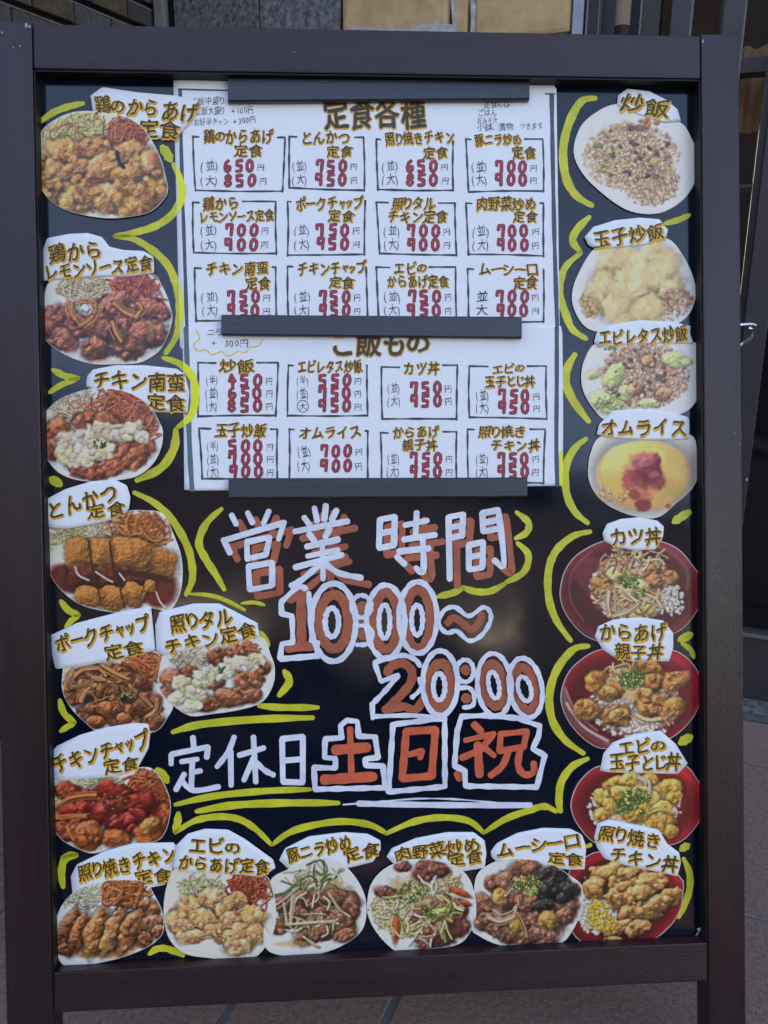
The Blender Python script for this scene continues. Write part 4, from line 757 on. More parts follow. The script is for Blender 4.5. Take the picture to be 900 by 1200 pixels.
def d20(p):
    p.bowl((134, 26, 34)); don(p, 700, 1068, 24, 26); p.G(692, 1080, 10, 14, 60, 2.1, [(226, 222, 190), (206, 200, 170)], 1.3)
    for x, y, rx, ry, a in ((712, 1026, 26, 14, -.3), (700, 1042, 16, 12, .3), (736, 1028, 24, 12, -.4), (758, 1038, 26, 14, -.4), (728, 1048, 20, 12, -.5), (744, 1052, 26, 13, -.35), (776, 1056, 26, 11, -.5), (764, 1066, 26, 11, -.55), (740, 1072, 16, 12, -.6), (726, 1088, 18, 9, -.3), (748, 1088, 18, 9, -.4), (718, 1102, 14, 5, 0)): piece(p, x, y, rx * 1.05, ry * 1.1, (204, 148, 84), a, sh=.3, rough=.6)
    p.S(709, 1041, 4, 8, (50, 30, 24), .9, .2); p.S(720, 1058, 5, 12, (110, 66, 36), .6, -.4); p.G(702, 1072, 12, 18, 120, 2.2, [(240, 206, 66), (226, 184, 50), (246, 222, 110)], 1.2); p.G(716, 1082, 8, 8, 30, 2, [(236, 190, 66)])

EGG = 'fried rice'
DISH = [
 # outline, painter, level, label
 ([(42, 172), (48, 154), (63, 141), (83, 132), (105, 130), (128, 133), (150, 138), (168, 150), (181, 170), (190, 190), (195, 210), (197, 223), (192, 234), (177, 248), (154, 254), (125, 256), (92, 251), (70, 243), (54, 230), (45, 214), (41, 194)], d1, 3.2, 'cutout plate of golden fried chicken with cabbage and pink noodles, top left corner', PL),
 ([(48, 373), (51, 353), (59, 329), (95, 320), (150, 318), (180, 321), (190, 335), (197, 350), (201, 365), (202, 375), (197, 393), (188, 410), (175, 420), (160, 426), (135, 427), (110, 427), (85, 420), (65, 409), (53, 398), (48, 385)], d2, 2.2, 'cutout plate of dark brown fried chicken with curved lemon slices, left column', PL),
 ([(49, 490), (65, 471), (88, 460), (112, 455), (135, 456), (158, 463), (177, 478), (187, 495), (191, 506), (189, 525), (179, 544), (161, 558), (137, 563), (112, 565), (84, 561), (65, 551), (52, 532), (48, 513)], d3, 4.2, 'cutout plate of chicken under thick cream sauce with orange noodles, left column', PL),
 ([(51, 629), (60, 618), (88, 612), (123, 608), (147, 599), (170, 598), (191, 602), (203, 625), (212, 650), (214, 676), (210, 699), (198, 716), (179, 713), (156, 716), (135, 718), (100, 711), (77, 697), (60, 676), (53, 650)], d4, 2.2, 'cutout plate of sliced breaded pork cutlet lying in dark brown sauce', PL),
 ([(73, 790), (77, 776), (100, 770), (140, 766), (180, 760), (190, 767), (188, 793), (198, 817), (203, 827), (197, 840), (183, 857), (150, 862), (117, 859), (100, 847), (83, 830), (73, 810)], d5, 2.2, 'cutout plate of brown sauced pork with long onion strips, left column', PL),
 ([(185, 797), (190, 770), (200, 760), (240, 752), (303, 745), (317, 767), (322, 783), (320, 803), (307, 823), (280, 832), (247, 837), (223, 839), (203, 827), (190, 813)], d6, 2.9, 'cutout plate of chicken pieces topped with white tartar sauce, beside the opening hours lettering', PL),
 ([(59, 930), (64, 912), (77, 906), (113, 904), (143, 902), (165, 899), (179, 901), (191, 916), (199, 935), (200, 950), (196, 970), (187, 984), (167, 989), (138, 992), (111, 1000), (94, 996), (72, 984), (60, 965), (57, 945)], d7, 2.2, 'cutout plate of chicken in bright red tomato sauce with orange noodles, left column', PL),
 ([(65, 1080), (73, 1060), (90, 1043), (117, 1033), (143, 1031), (170, 1033), (180, 1047), (190, 1067), (192, 1090), (183, 1103), (167, 1113), (140, 1123), (107, 1130), (77, 1132), (67, 1120), (64, 1103)], d8, 4.0, 'cutout plate of long glazed brown chicken strips in the bottom left corner', PL),
 ([(192, 1057), (198, 1030), (210, 1016), (257, 1016), (307, 1024), (318, 1037), (323, 1060), (322, 1087), (313, 1107), (297, 1123), (273, 1125), (247, 1123), (217, 1118), (200, 1103), (193, 1083)], d9, 4.6, 'cutout plate of pale battered fried shrimp with red noodles in the bottom row', PL),
 ([(315, 1035), (337, 1019), (362, 1007), (390, 1007), (406, 1016), (421, 1035), (429, 1056), (428, 1081), (418, 1097), (393, 1112), (362, 1120), (331, 1120), (312, 1112), (309, 1090)], d10, 3.6, 'cutout plate of pork with bean sprouts and green chives, third in the bottom row', PL),
 ([(430, 1063), (434, 1038), (449, 1019), (474, 1008), (499, 1007), (530, 1013), (549, 1028), (557, 1053), (557, 1078), (546, 1100), (530, 1109), (502, 1112), (471, 1117), (456, 1109), (440, 1091), (432, 1075)], d11, 4.4, 'cutout plate of meat and vegetable stir fry with orange carrot, in the bottom row', PL),
 ([(557, 1030), (568, 1016), (590, 1007), (620, 1007), (646, 1012), (668, 1026), (682, 1038), (683, 1056), (680, 1072), (670, 1092), (658, 1105), (630, 1110), (604, 1111), (580, 1106), (560, 1096), (553, 1088), (555, 1060)], d12, 3.9, 'cutout plate of stir fried meat with black wood ear mushrooms, bottom row', PL),
 ([(672, 178), (680, 149), (698, 132), (721, 122), (756, 123), (796, 142), (810, 161), (819, 187), (816, 210), (802, 233), (779, 248), (756, 251), (732, 245), (706, 227), (683, 204)], d13, 2.2, 'cutout white plate of plain fried rice in the top right corner', (220, 222, 234)),
 ([(670, 346), (678, 320), (698, 290), (730, 280), (779, 278), (802, 302), (815, 334), (813, 357), (800, 376), (770, 387), (720, 390), (690, 386), (675, 368)], d14, 2.2, 'cutout white plate of fried rice covered by pale yellow egg, right column', (220, 222, 234)),
 ([(681, 441), (685, 421), (699, 402), (738, 397), (811, 400), (821, 421), (823, 451), (816, 470), (801, 484), (762, 492), (713, 493), (696, 480), (684, 460)], d15, 2.2, 'cutout white plate of fried rice with green lettuce leaves, right column', (220, 222, 234)),
 ([(689, 551), (692, 531), (703, 512), (738, 507), (806, 508), (817, 529), (820, 551), (811, 573), (792, 590), (772, 606), (748, 606), (721, 597), (701, 583), (691, 566)], d16, 2.2, 'cutout plate of yellow rice omelette with dark red ketchup in the middle', (214, 212, 216)),
 ([(656, 690), (662, 668), (677, 649), (706, 634), (740, 630), (774, 634), (796, 644), (811, 661), (821, 678), (821, 705), (812, 724), (794, 741), (760, 750), (720, 752), (699, 751), (681, 742), (664, 722), (657, 705)], d17, 2.2, 'cutout red bowl of pork cutlet and onion over rice, topmost red bowl', PL),
 ([(657, 813), (664, 791), (679, 774), (703, 761), (745, 757), (787, 761), (809, 774), (822, 796), (822, 818), (811, 843), (787, 865), (757, 872), (711, 878), (689, 870), (669, 850), (659, 830)], d18, 2.2, 'cutout red bowl of fried chicken pieces with green onion, second red bowl from top', PL),
 ([(669, 938), (677, 918), (694, 901), (713, 896), (760, 892), (801, 896), (816, 911), (825, 931), (823, 955), (811, 975), (789, 990), (738, 992), (699, 989), (679, 970), (670, 953)], d19, 2.2, 'cutout red bowl of yellow egg and shrimp with green onion, third red bowl from top', PL),
 ([(664, 1050), (668, 1018), (686, 1004), (704, 998), (740, 1006), (796, 1026), (800, 1053), (796, 1070), (784, 1087), (762, 1103), (726, 1107), (689, 1107), (672, 1095), (665, 1075)], d20, 2.6, 'cutout red bowl of glazed chicken strips with bright yellow egg, lowest red bowl', PL)]
TAGS = [
 ([(106, 112), (120, 102), (160, 108), (206, 112), (232, 118), (233, 128), (224, 142), (212, 156), (205, 163), (178, 163), (150, 145), (109, 131)], 2.5, [('鶏の', 111, 121, 145, 124, 24), ('から', 148, 124, 186, 128, 22), ('あげ', 189, 128, 232, 132, 24), ('定食', 162, 149, 211, 154, 22)], 'tag lettered 鶏のからあげ定食 above the large plate in the top left corner'),
 ([(46, 329), (48, 300), (55, 279), (81, 274), (103, 273), (120, 278), (128, 289), (145, 293), (168, 294), (180, 301), (181, 320), (154, 324), (97, 325), (63, 328)], 3.2, [('鶏から', 55, 297, 121, 291, 22), ('レモンソース定食', 49, 319, 181, 307, 19)], 'tag lettered 鶏からレモンソース定食 above the chicken with lemon slices'),
 ([(101, 453), (102, 441), (109, 433), (135, 428), (170, 428), (207, 432), (217, 439), (222, 460), (220, 484), (182, 483), (170, 471), (147, 462), (112, 457)], 3.3, [('チキン南蛮', 105, 444, 219, 449, 22), ('定食', 171, 471, 218, 474, 19)], 'tag lettered チキン南蛮定食 above the chicken under cream sauce'),
 ([(50, 611), (50, 587), (77, 573), (107, 564), (135, 562), (149, 569), (153, 583), (151, 597), (135, 608), (107, 615), (77, 620), (56, 618)], 5.0, [('とんかつ', 53, 600, 139, 574, 22), ('定食', 101, 601, 148, 595, 17)], 'tag lettered とんかつ定食 above the sliced breaded cutlet'),
 ([(58, 745), (90, 730), (140, 717), (177, 710), (179, 730), (182, 762), (140, 772), (100, 780), (65, 784), (60, 763)], 3.2, [('ポークチャップ', 62, 757, 178, 727, 22), ('定食', 121, 766, 168, 757, 18)], 'tag lettered ポークチャップ定食 above the brown sauced pork'),
 ([(183, 762), (182, 733), (187, 717), (227, 707), (257, 707), (277, 717), (302, 730), (304, 747), (240, 758), (190, 768)], 3.9, [('照りタル', 196, 731, 274, 722, 21), ('チキン定食', 190, 759, 302, 737, 19)], 'tag lettered 照りタルチキン定食 above the chicken with tartar sauce'),
 ([(58, 884), (67, 874), (94, 861), (126, 852), (157, 847), (174, 848), (176, 860), (174, 877), (162, 899), (138, 910), (101, 913), (69, 915), (60, 911)], 3.2, [('チキンチャップ', 59, 897, 177, 863, 22), ('定食', 120, 900, 163, 893, 17)], 'tag lettered チキンチャップ定食 above the chicken in red sauce'),
 ([(83, 1027), (90, 1013), (123, 997), (157, 988), (203, 987), (212, 997), (203, 1017), (193, 1037), (177, 1040), (150, 1040), (110, 1046), (85, 1048)], 3.2, [('照り焼きチキン', 88, 1024, 208, 1000, 20), ('定食', 157, 1029, 201, 1025, 17)], 'tag lettered 照り焼きチキン定食 in the bottom left corner'),
 ([(202, 1017), (207, 990), (220, 977), (240, 971), (267, 972), (287, 983), (320, 1007), (323, 1017), (307, 1028), (273, 1024), (213, 1022)], 5.3, [('エビの', 219, 989, 282, 993, 20), ('からあげ定食', 206, 1010, 318, 1016, 18)], 'tag lettered エビのからあげ定食 above the fried shrimp'),
 ([(327, 1008), (334, 994), (362, 980), (403, 975), (431, 977), (446, 985), (446, 996), (437, 1010), (409, 1017), (378, 1016), (340, 1020)], 2.6, [('豚ニラ炒め', 334, 1004, 413, 985, 18), ('定食', 402, 1003, 445, 993, 17)], 'tag lettered 豚ニラ炒め定食 above the pork with bean sprouts'),
 ([(453, 1004), (459, 994), (487, 982), (524, 975), (555, 975), (568, 985), (570, 1000), (568, 1017), (543, 1021), (500, 1018), (462, 1013)], 2.6, [('肉野菜炒め', 459, 1002, 565, 989, 18), ('定食', 524, 1009, 566, 1003, 15)], 'tag lettered 肉野菜炒め定食 above the stir fry with carrot'),
 ([(575, 998), (582, 988), (606, 976), (636, 970), (668, 971), (682, 978), (687, 992), (685, 1019), (664, 1019), (640, 1014), (610, 1012), (582, 1010), (576, 1004)], 3.2, [('ムーシー口', 579, 996, 682, 984, 18), ('定食', 641, 1004, 683, 1007, 15)], 'tag lettered ムーシー口定食 above the plate with black mushrooms'),
 ([(723, 123), (724, 112), (735, 104), (761, 107), (781, 117), (794, 128), (798, 142), (779, 144), (755, 137), (735, 129)], 2.9, [('炒飯', 727, 117, 784, 131, 22)], 'tag lettered 炒飯 on the fried rice plate in the top right corner'),
 ([(685, 278), (695, 266), (721, 258), (750, 255), (773, 257), (779, 265), (783, 269), (780, 280), (756, 287), (727, 290), (698, 292), (689, 287)], 2.9, [('玉子炒飯', 692, 281, 780, 271, 20)], 'tag lettered 玉子炒飯 above the rice with pale yellow egg'),
 ([(696, 401), (699, 390), (713, 381), (750, 375), (787, 377), (809, 382), (809, 392), (813, 403), (787, 402), (738, 403), (701, 407)], 2.9, [('エビレタス炒飯', 699, 396, 808, 390, 19)], 'tag lettered エビレタス炒飯 above the rice with green lettuce'),
 ([(699, 509), (702, 497), (718, 481), (750, 479), (787, 483), (807, 489), (808, 500), (807, 515), (762, 516), (713, 513)], 2.9, [('オムライス', 702, 501, 807, 500, 20)], 'tag lettered オムライス above the yellow omelette'),
 ([(706, 625), (711, 614), (728, 608), (750, 606), (770, 610), (778, 617), (777, 629), (768, 644), (743, 645), (721, 641), (708, 634)], 2.9, [('カツ丼', 713, 629, 777, 627, 20)], 'tag lettered カツ丼 on the rim of the topmost red bowl'),
 ([(697, 746), (701, 734), (718, 726), (750, 723), (777, 727), (789, 742), (789, 759), (784, 775), (743, 775), (721, 771), (706, 761)], 2.9, [('からあげ', 700, 741, 783, 741, 21), ('親子丼', 718, 763, 779, 765, 19)], 'tag lettered からあげ親子丼 between the first and second red bowls'),
 ([(703, 903), (707, 883), (718, 870), (743, 860), (774, 856), (792, 872), (806, 895), (794, 907), (750, 906), (713, 905)], 2.9, [('エビの', 722, 876, 780, 873, 18), ('玉子とじ丼', 712, 893, 800, 893, 20)], 'tag lettered エビの玉子とじ丼 between the second and third red bowls'),
 ([(696, 982), (700, 965), (713, 960), (733, 964), (772, 972), (782, 989), (796, 999), (798, 1011), (794, 1027), (762, 1020), (733, 1014), (708, 1006), (700, 994)], 3.3, [('照り焼き', 699, 974, 777, 987, 19), ('チキン丼', 713, 1000, 797, 1015, 19)], 'tag lettered 照り焼きチキン丼 between the third and lowest red bowls')]
def make_food():
    for i, (poly, fn, lv, lab, base) in enumerate(DISH):
        P = np.array(poly, float); c = P.mean(0); R = np.abs(P - c).max(); cx, cy = c
        pic = Pic(poly, base, 11 + i); fn(pic)
        th = pp([cx], [cy], [PANEL + lv * STEP])[0]
        hf = curl(cx, cy, R, .0008, random.uniform(0, 6))
        o = sheet_mesh('food_photo', poly, lv, M['print'], None, th, hf, rings=62, sectors=372, smooth=True, canvas=pic)
        o.matrix_world = Bm @ Matrix.Translation(Vector(th)); tag(o, lab, 'food photo', 'cut out food photographs glued on the board')
def make_tags():
    for i, (poly, lv, lines, lab) in enumerate(TAGS):
        P = np.array(poly, float); cx, cy = P.mean(0); R = np.abs(P - [cx, cy]).max(); hf = curl(cx, cy, R, .0009, random.uniform(-.5, .5))
        e, org = thing_at('name_tag', cx, cy, lv, 'white paper ' + lab, 'name tag', 'paper name tags of the dishes')
        sheet_mesh('tag_paper', poly, lv, M['tagpaper'], e, org, hf, rings=5, sectors=96)
        hi, ink = Acc(lv + .2, hf), Acc(lv + .4, hf)
        for l in lines: write([(hi, .068, rd_(.3, 1.6), rd_(.8, 2.0)), (ink, .015, 0, 0)], *l)
        h_ = hi.build('lettering_shading', M['ochre'], e, org); ink.build('lettering', M['ink2'], e, org)
make_food(); make_tags()
# ------------------------------------------------------------------ ground and shop front
CW = np.array(cam.matrix_world.translation); RW = np.array((Bm @ cl).to_3x3())
def ray(px, py): return RW @ np.array([(px - 450) / FL, -(py - 600) / FL, -1.0])
def on_ground(px, py, z=0):
    d = ray(px, py); t = (z - CW[2]) / d[2]; return CW + d * t
Dn, Rn = np.array(D2), np.array(R2)
base = on_ground(880, 836); DEP = base @ Dn                     # distance of the shop front along D
def F(px, py, dep=0):                                          # photograph -> (along the front, height) on the front plane
    d = ray(px, py); t = (DEP + dep - CW @ Dn) / (d @ Dn); P = CW + d * t; return P @ Rn, P[2]
MB = Matrix((( R2.x, D2.x, 0, 0), (R2.y, D2.y, 0, 0), (0, 0, 1, 0), (0, 0, 0, 1)))   # building axes: x along the front, y into the shop, z up
MBm = MB
def bthing(name, x, y, z, label, cat, group=None): return empty(name, MBm @ Matrix.Translation((x, y, z)), label, cat, group)
m_tile = mat('brown_paver', (.37, .24, .185), .8, .3, .35, 150, .8, 300, col2=(.19, .122, .098)); m_joint = mat('dark_joint', (.035, .04, .045), .85, .3, .3, 90, .4, 300)
m_jointl = mat('pale_joint', (.2, .2, .2), .85, .3)
m_brick = [mat('grey_brown_brick', (.085, .076, .07), .85, .3, .35, 60, .6, 200), mat('olive_brown_brick', (.085, .062, .036), .85, .3, .35, 60, .6, 200), mat('dark_brick', (.05, .045, .042), .85, .3, .35, 60, .6, 200)]
m_mort = mat('black_mortar_gap', (.01, .01, .01), .95, .2); m_morl = mat('pale_mortar', (.16, .13, .11), .95, .2, .3, 80)
m_gran = mat('speckled_grey_granite', (.23, .22, .2), .5, .5, 0, 95, .4, 150, col2=(.022, .024, .024)); m_gran2 = mat('lighter_speckled_granite', (.28, .275, .27), .5, .5, 0, 75, .5, 120, col2=(.03, .03, .03))
m_sand = mat('tan_sandstone', (.74, .5, .24), .85, .3, .25, 26, 1, 30, col2=(.52, .34, .16)); m_lime = mat('white_lime_bloom', (.55, .5, .47), .9, .2, .25, 60, .6, 120)
m_post = mat('pale_grey_post', (.2, .18, .155), .6, .4, .12, 30); m_silver = mat('blue_grey_aluminium', (.34, .4, .46), .45, .5, .1, 40, metal=.3)
m_dark = mat('dark_bronze_frame', (.022, .018, .018), .4, .5, .15, 20); m_stile = mat('brown_grey_door_stile', (.055, .046, .05), .45, .5, .1, 20); m_edge = mat('pale_edge', (.2, .17, .15), .5, .5)  # pale tone of the thin edge strips and the shelf
m_glass = mat('dark_shop_glass', (.006, .006, .006), .04, .5); m_olive = mat('olive_dark_panel', (.05, .048, .038), .5, .4, .2, 15)
m_pole = mat('tan_wooden_pole', (.32, .2, .11), .6, .4, .25, 20, .2, 90, col2=(.22, .13, .07), stretch=(6, 6, .4)); m_foot = mat('pole_ferrule', (.08, .07, .065), .5, .5)
m_steel = mat('polished_steel', (.75, .78, .8), .18, .5, metal=1); m_curt = mat('tan_ribbed_curtain', (.72, .5, .28), .8, .3, .3, 12, col2=(.5, .3, .16)); m_copper = mat('copper_rod', (.75, .36, .14), .25, .5, metal=1)
m_wall = mat('grey_render_wall', (.17, .165, .16), .9, .2, .15, 3, .5, 40); m_gstrip = mat('grey_cement_strip', (.1, .1, .1), .85, .3, .2, 60)

# ground: one sheet with pavers laid on it near the board
gd = box('ground', m_joint, None, -60, 60, -60, 60, -.3, -.006); tag(gd, kind='structure')
# D-joints where they meet the bottom of the photograph, cross joints by the right hand side
def gcoord(px, py): P = on_ground(px, py); return P @ Rn, P @ Dn
xj1 = gcoord(263, 1190)[0]; xj2 = gcoord(457, 1184)[0]; yj1 = gcoord(888, 897)[1]; yj2 = gcoord(888, 1078)[1]
xs = [xj1 - 2.0, xj1 - 1.6, xj1 - 1.2, xj1 - .8, xj1 - .4, xj1, xj2, xj2 + .57, xj2 + 1.15, xj2 + 1.75, xj2 + 2.3]
dy = yj1 - yj2
ys = [yj2 - 2.1, yj2 - 1.4, yj2 - .7, yj2, yj1, DEP - .035]

for i in range(len(xs) - 1):
    for j in range(len(ys) - 1):
        y0, y1 = ys[j], ys[j + 1]; g0 = .0045 if abs(y0 - yj2) < .01 else .002; g1 = .0045 if abs(y1 - yj2) < .01 else .002
        gx0 = .0055 if i in (5, 6) else .002; gx1 = .0055 if i + 1 in (5, 6) else .002
        o = box('paving_tile', m_tile, None, xs[i] + gx0, xs[i + 1] - gx1, y0 + g0, y1 - g1, -.02, random.uniform(-.0006, .0006), .0015, 1)
        o.matrix_world = MBm; o.parent = gd
a = box('joint_strip', m_jointl, None, xs[0], xs[-1], ys[0], ys[-1] - .001, -.0055, -.004); a.matrix_world = MBm; a.parent = gd

FR = DEP                                                       # y of the front plane in building axes
xg = lambda px, py=20, dep=0: float(F(px, py, dep)[0]); zg = lambda px, py, dep=0: float(F(px, py, dep)[1])
# side wall of bricks running from beside the board to the front
xw = xg(187.5, 14) - .012; zt = zg(187.5, 14)
bw = bthing('brick_wall', xw, FR, 0, 'dark brown and grey thin brick wall running back to the shop front, above the left of the board', 'brick wall')
box('mortar_core', m_mort, bw, -.25, -.012, -1.35, -.001, 0, 2.6)
ch, blen = .0505, .112
nrow0 = int((zt - .14) / ch); rest = bmesh.new(); proto = {}
for r in range(52):
    z0 = r * ch; y = -1.33 + (blen / 2 if r % 2 else 0)
    while y < -.02:
        y1 = min(y + blen, -.004); near = nrow0 <= r < nrow0 + 14
        if near:
            k = random.choice((0, 0, 1, 1, 2)); full = abs(y1 - y - blen) < 1e-6
            if full and k in proto: o = link(bpy.data.objects.new('brick', proto[k])); o.parent = bw
            else:
                o = box('brick', m_brick[k], bw, -.03, 0, .002, y1 - y - .004, .0145, ch, .0018, 1)
                if full: proto[k] = o.data
            o.location = (random.uniform(-.0012, .0012), y, z0)
        else: bm_box(rest, -.03, random.uniform(-.001, .001), y + .002, y1 - .002, z0 + .0145, z0 + ch)
        y = y1
me = bpy.data.meshes.new('brick_courses'); rest.to_mesh(me); rest.free(); me.materials.append(m_brick[0]); o = link(bpy.data.objects.new('brick_courses', me)); o.parent = bw; tag(o, kind='stuff')
for r in range(nrow0, nrow0 + 14): box('mortar_line', m_morl, bw, -.02, -.0008, -1.34, -.006, (r + 1) * ch + .0002, (r + 1) * ch + .0034)
# front: piers of stone, frames and glass
pier = bthing('stone_pier', xg(300), FR, 0, 'stone faced pier of speckled grey granite and tan sandstone blocks behind the top rail', 'stone pier')
X = lambda px: xg(px) - xg(300)
box('pier_core', m_wall, pier, X(186) - .3, X(690), .03, .4, 0, 3)
box('corner_trim', m_post, pier, X(186.5), X(197.5), -.02, .03, 0, 3, .002)
box('corner_gap', m_mort, pier, X(197.5), X(207), .0, .03, 0, 3)
zj = zg(470, 62)
def slab(name, m, px0, px1, z0, z1, dd=0, bev=.006, noise=0):
    o = box(name, m, pier, X(px0) + .0015, X(px1) - .0015, -.012 - dd, .03, z0 + .003, z1 - .003, bev, 2)
    return o
for k, (a_, b_, m_) in enumerate(((207, 307, m_gran), (307, 402, m_gran2))):
    for q in range(6): slab('granite_block', m_, a_, b_, q * .45 - .1 if q else 0, min(q * .45 + .35, 3), 0, .002)
hts = [0, zj - .7, zj - .35, zj, zj + .3, zj + .62, zj + .95, 3]
for z0, z1 in zip(hts[:-1], hts[1:]):
    slab('sandstone_block', m_sand, 403.5, 529, z0, z1, .004, .01); slab('sandstone_block', m_sand, 533, 551, z0, z1, .002, .004); slab('sandstone_block', m_sand, 557, 672, z0, z1, .004, .008)
def bloom(pts, dd=.0185):
    P = [(F(px, py, -dd)[0] - xg(300), -dd, F(px, py, -dd)[1]) for px, py in pts]
    mesh_obj('lime_bloom', P, [tuple(range(len(P)))], m_lime, pier)
bloom([(478, 33), (490, 29.5), (505, 27), (520, 26), (530, 29), (537, 34), (537, 39), (478, 39)], .0195); bloom([(551, 0), (556, 0), (558, 12), (556, 22), (557, 39), (551, 39), (552, 20)], .017); bloom([(410, 32), (424, 31), (444, 33), (478, 34), (478, 39), (410, 39)], .0195)
bloom([(528, -4), (533, -4), (534, 20), (536, 39), (531, 39)], .0175)
# glazed front
front = bthing('shop_front', xg(760), FR, 0, 'dark glazed shop front with brown frames right of the stone pier', 'shop front')
Y_ = lambda px, py=20: xg(px, py) - xg(760)
box('aluminium_trim', m_silver, front, Y_(673), Y_(685.5), -.02, .05, 0, 3, .001)
box('black_jamb', m_dark, front, Y_(687), Y_(702), -.01, .05, 0, 3, .001); box('edge_trim', m_edge, front, Y_(688), Y_(690.5), -.014, -.0105, 0, 3)
box('edge_trim', m_edge, front, Y_(702), Y_(703.5), -.012, .05, 0, 3)
box('dark_panel', mat('blue_black_panel', (.022, .028, .034), .4, .5), front, Y_(703.6), Y_(750), .02, .05, 0, 3)
box('edge_trim', m_edge, front, Y_(750), Y_(752), -.004, .05, 0, 3); box('olive_panel', m_olive, front, Y_(752.1), Y_(773), .005, .05, 0, 3)
xh, zh = F(881, 384, -.05)
st_l, st_r = float(F(898.5, 150)[0]), float(F(897, 400)[0])
z_r1, z_r0 = zg(885, 738), zg(885, 806)
pane = lambda a, b: None
box('window_pane', m_glass, front, Y_(773), Y_(786), .03, .034, 0, 3)
box('window_stile', m_stile, front, Y_(786.5), Y_(809.5), -.008, .05, 0, 3, .002); box('edge_trim', m_edge, front, Y_(809.6), Y_(811.5), -.006, .05, 0, 3)
box('window_pane', m_glass, front, Y_(811.6), Y_(847), .03, .034, 0, 3)
box('window_stile', m_stile, front, Y_(847.2), Y_(872), -.008, .05, 0, 3, .002); box('edge_trim', m_edge, front, Y_(872.1), Y_(874), -.006, .05, 0, 3)
sl = st_l - xg(760); sr = st_r - xg(760)
za, zb = zg(880, 76), zg(880, 214)
box('lintel_bar', m_dark, front, Y_(874.1), sl, .0, .05, za - .012, za + .012)
# room seen through the right hand light: curtain, shelf, rod
box('room_back', m_dark, front, Y_(760), sr + 1.2, .9, .92, -.1, 3); box('room_floor', m_dark, front, Y_(686), sr + 1.2, .06, .9, -.1, -.01)
n = 20; V = []; Fc = []
for k in range(n * 6 + 1):
    x = Y_(860) + k / (n * 6) * (sr + .6 - Y_(860)); yy = .10 + .016 * math.sin(k / 6 * 2 * PI); V += [(x, yy, zg(880, 145)), (x, yy, za + .05)]
Fc = [(2 * k, 2 * k + 2, 2 * k + 3, 2 * k + 1) for k in range(n * 6)]
mesh_obj('ribbed_curtain', V, Fc, m_curt, front, True)
box('shelf', m_edge, front, Y_(860), sl + .05, .06, .16, zb - .003, zb + .003)
bm = bmesh.new(); bmesh.ops.create_cone(bm, cap_ends=True, segments=10, radius1=.0035, radius2=.0035, depth=.17); me = bpy.data.meshes.new('copper_rod'); bm.to_mesh(me); bm.free(); me.materials.append(m_copper)
o = link(bpy.data.objects.new('copper_rod', me)); o.parent = front; p_ = F(892, 140, .05); o.location = (p_[0] - xg(760), .05, p_[1] - .02)
# door
dr = bthing('glazed_door', st_l, FR, 0, 'dark brown glazed door with a polished lever handle behind the right post', 'door')
W_ = st_r - st_l
box('stile', m_stile, dr, 0, W_, -.012, .035, z_r1, 2.4, .002); box('edge_strip', m_dark, dr, -.012, -.0005, -.006, .035, z_r0, 2.4)
box('bottom_rail', m_stile, dr, 0, .85, -.012, .035, z_r0, z_r1, .002); box('rail_edge', m_edge, dr, .0, .85, -.0165, -.0125, z_r1 - .012, z_r1 - .004)
box('glass', m_glass, dr, W_ + .001, .85, .008, .012, z_r1 + .001, 2.4); box('stile', m_stile, dr, .851, .92, -.012, .035, z_r0, 2.4, .002)
hd = Vector((float(xh) - st_l, 0, float(zh)))
def tube(name, pts, r, m, parent, seg=10):
    q = [np.array(p, float) for p in pts]; V = []; Fc = []
    for i, p in enumerate(q):
        t = q[min(i + 1, len(q) - 1)] - q[max(i - 1, 0)]; t /= np.linalg.norm(t); u = np.cross(t, [.3, 1, .2]); u /= np.linalg.norm(u); v = np.cross(t, u)
        for k in range(seg): a = 2 * PI * k / seg; V.append(tuple(p + r * (math.cos(a) * u + math.sin(a) * v)))
    for i in range(len(q) - 1):
        for k in range(seg): Fc.append((i * seg + k, i * seg + (k + 1) % seg, (i + 1) * seg + (k + 1) % seg, (i + 1) * seg + k))
    Fc += [tuple(range(seg)), tuple(range(len(V) - seg, len(V)))[::-1]]
    return mesh_obj(name, V, Fc, m, parent, True)
h1 = tube('handle', [(hd.x - .03, -.05, hd.z + .004), (hd.x, -.052, hd.z + .006), (hd.x + .006, -.05, hd.z + .004)], .0034, m_steel, dr)
tube('handle_curve', [(hd.x + .002, -.05, hd.z - .006), (hd.x + .001, -.052, hd.z - .018), (hd.x - .008, -.05, hd.z - .028), (hd.x - .018, -.046, hd.z - .034)], .0032, m_steel, h1); tube('handle_stem', [(hd.x, -.05, hd.z), (hd.x, -.012, hd.z)], .005, m_steel, h1)
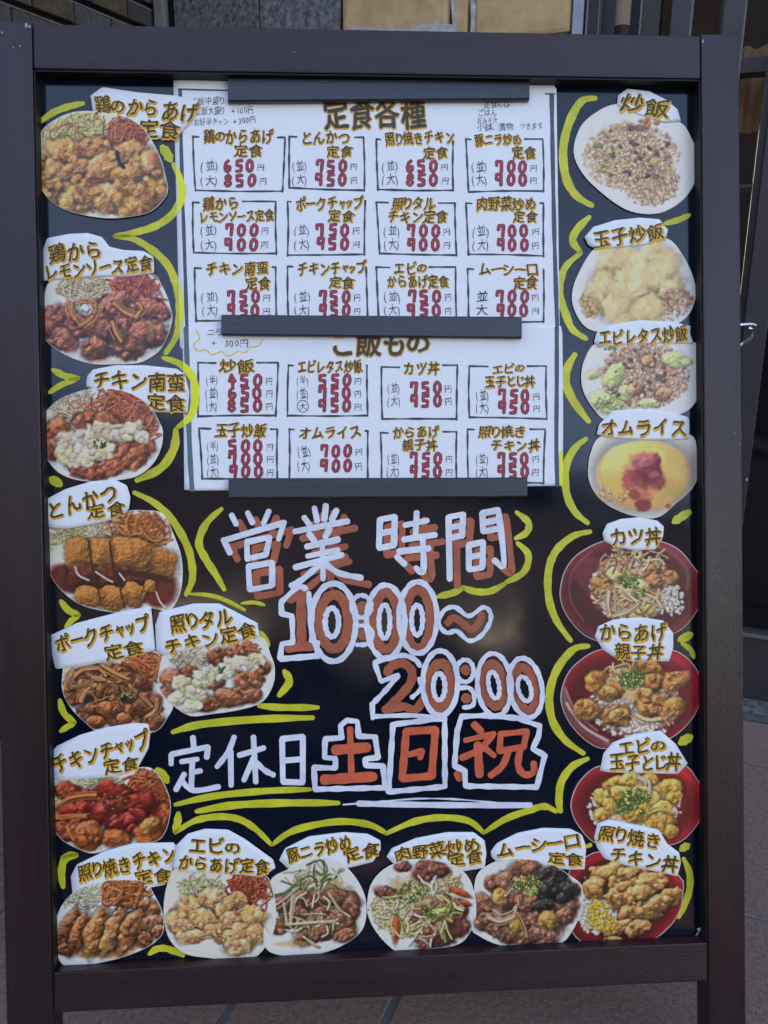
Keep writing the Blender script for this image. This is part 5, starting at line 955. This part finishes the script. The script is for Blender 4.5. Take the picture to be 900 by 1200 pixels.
# threshold: granite sill, cement strip
sill = box('granite_sill', m_gran2, None, xg(690) - .3, sr + xg(760) + 1.2, FR - .001, FR + .06, -.05, .004, .003); sill.matrix_world = MBm; tag(sill, kind='structure')
cs = box('cement_strip', m_gstrip, None, xg(187), sr + xg(760) + 1.2, FR - .034, FR - .0015, -.05, .0015); cs.matrix_world = MBm; tag(cs, kind='structure')
# door bottom stands on the sill; tall unseen wall added to block the sun
up = bthing('sun_block_wall', 0, FR, 0, 'plain grey rendered wall of the shop building rising above the front', 'wall')
box('wall', m_wall, up, xw - 9, xg(760) + 12, -.03, .6, 3.0, 10); box('wall', m_wall, up, xw - 9, xw - .26, -1.35, .6, 0, 3.0); box('wall', m_wall, up, sr + xg(760) + 1.21, xg(760) + 12, -.03, .6, 0, 3.0)
# wooden pole leaning in the corner of the frame
x0, z0 = F(729, 31, -.03)
pl = bthing('wooden_pole', float(x0), FR - .03, 0, 'tan wooden pole with a grey metal foot standing before the dark panel', 'pole')
tube('shaft', [(0, 0, float(z0)), (.0, 0, 2.4)], .0135, m_pole, pl, 16); tube('ferrule', [(0, 0, float(z0) - .25), (0, 0, float(z0) + .004)], .0132, m_foot, pl, 16)
tube('holder', [(0, 0, .01), (0, 0, float(z0) - .249)], .008, m_foot, pl, 12)
# houses across the street, seen only as a reflection in the glossy board
st = bthing('house_across', 1, FR - 11, 0, 'low dark house across the street mirrored in the glossy board', 'house')
m_h = mat('brown_house_wall', (.05, .045, .038), .9, .2, .3, 1.2); m_rf = mat('dark_roof', (.03, .03, .032), .8, .3)
box('wall', m_h, st, -14, -1.2, -4, 0, 0, 5.6); box('wall', m_h, st, -1.0, 12, -4.5, -.4, 0, 4.3); box('roof', m_rf, st, -14.3, -1.1, -4.2, .4, 5.62, 5.9); box('roof', m_rf, st, -.95, 12.3, -4.7, .1, 4.32, 4.6)
m_refl = mat('pale_reflection_panel', (.5, .46, .36), .5, .4)  # pale panels added to give the board blotchy reflections
for k, (x, z, ww, hh) in enumerate(((-6, 1.2, .9, 1.1), (-3.6, 1.4, .8, .9), (1.1, 1.3, 1.4, .8), (3.9, .9, .5, 1.2), (-9, 1.2, 1.4, 1), (6, 1.3, 1, 1))): box('reflection_panel', m_refl, st, x, x + ww, .001 if x < -1 else -.399, .03 if x < -1 else -.37, z, z + hh)
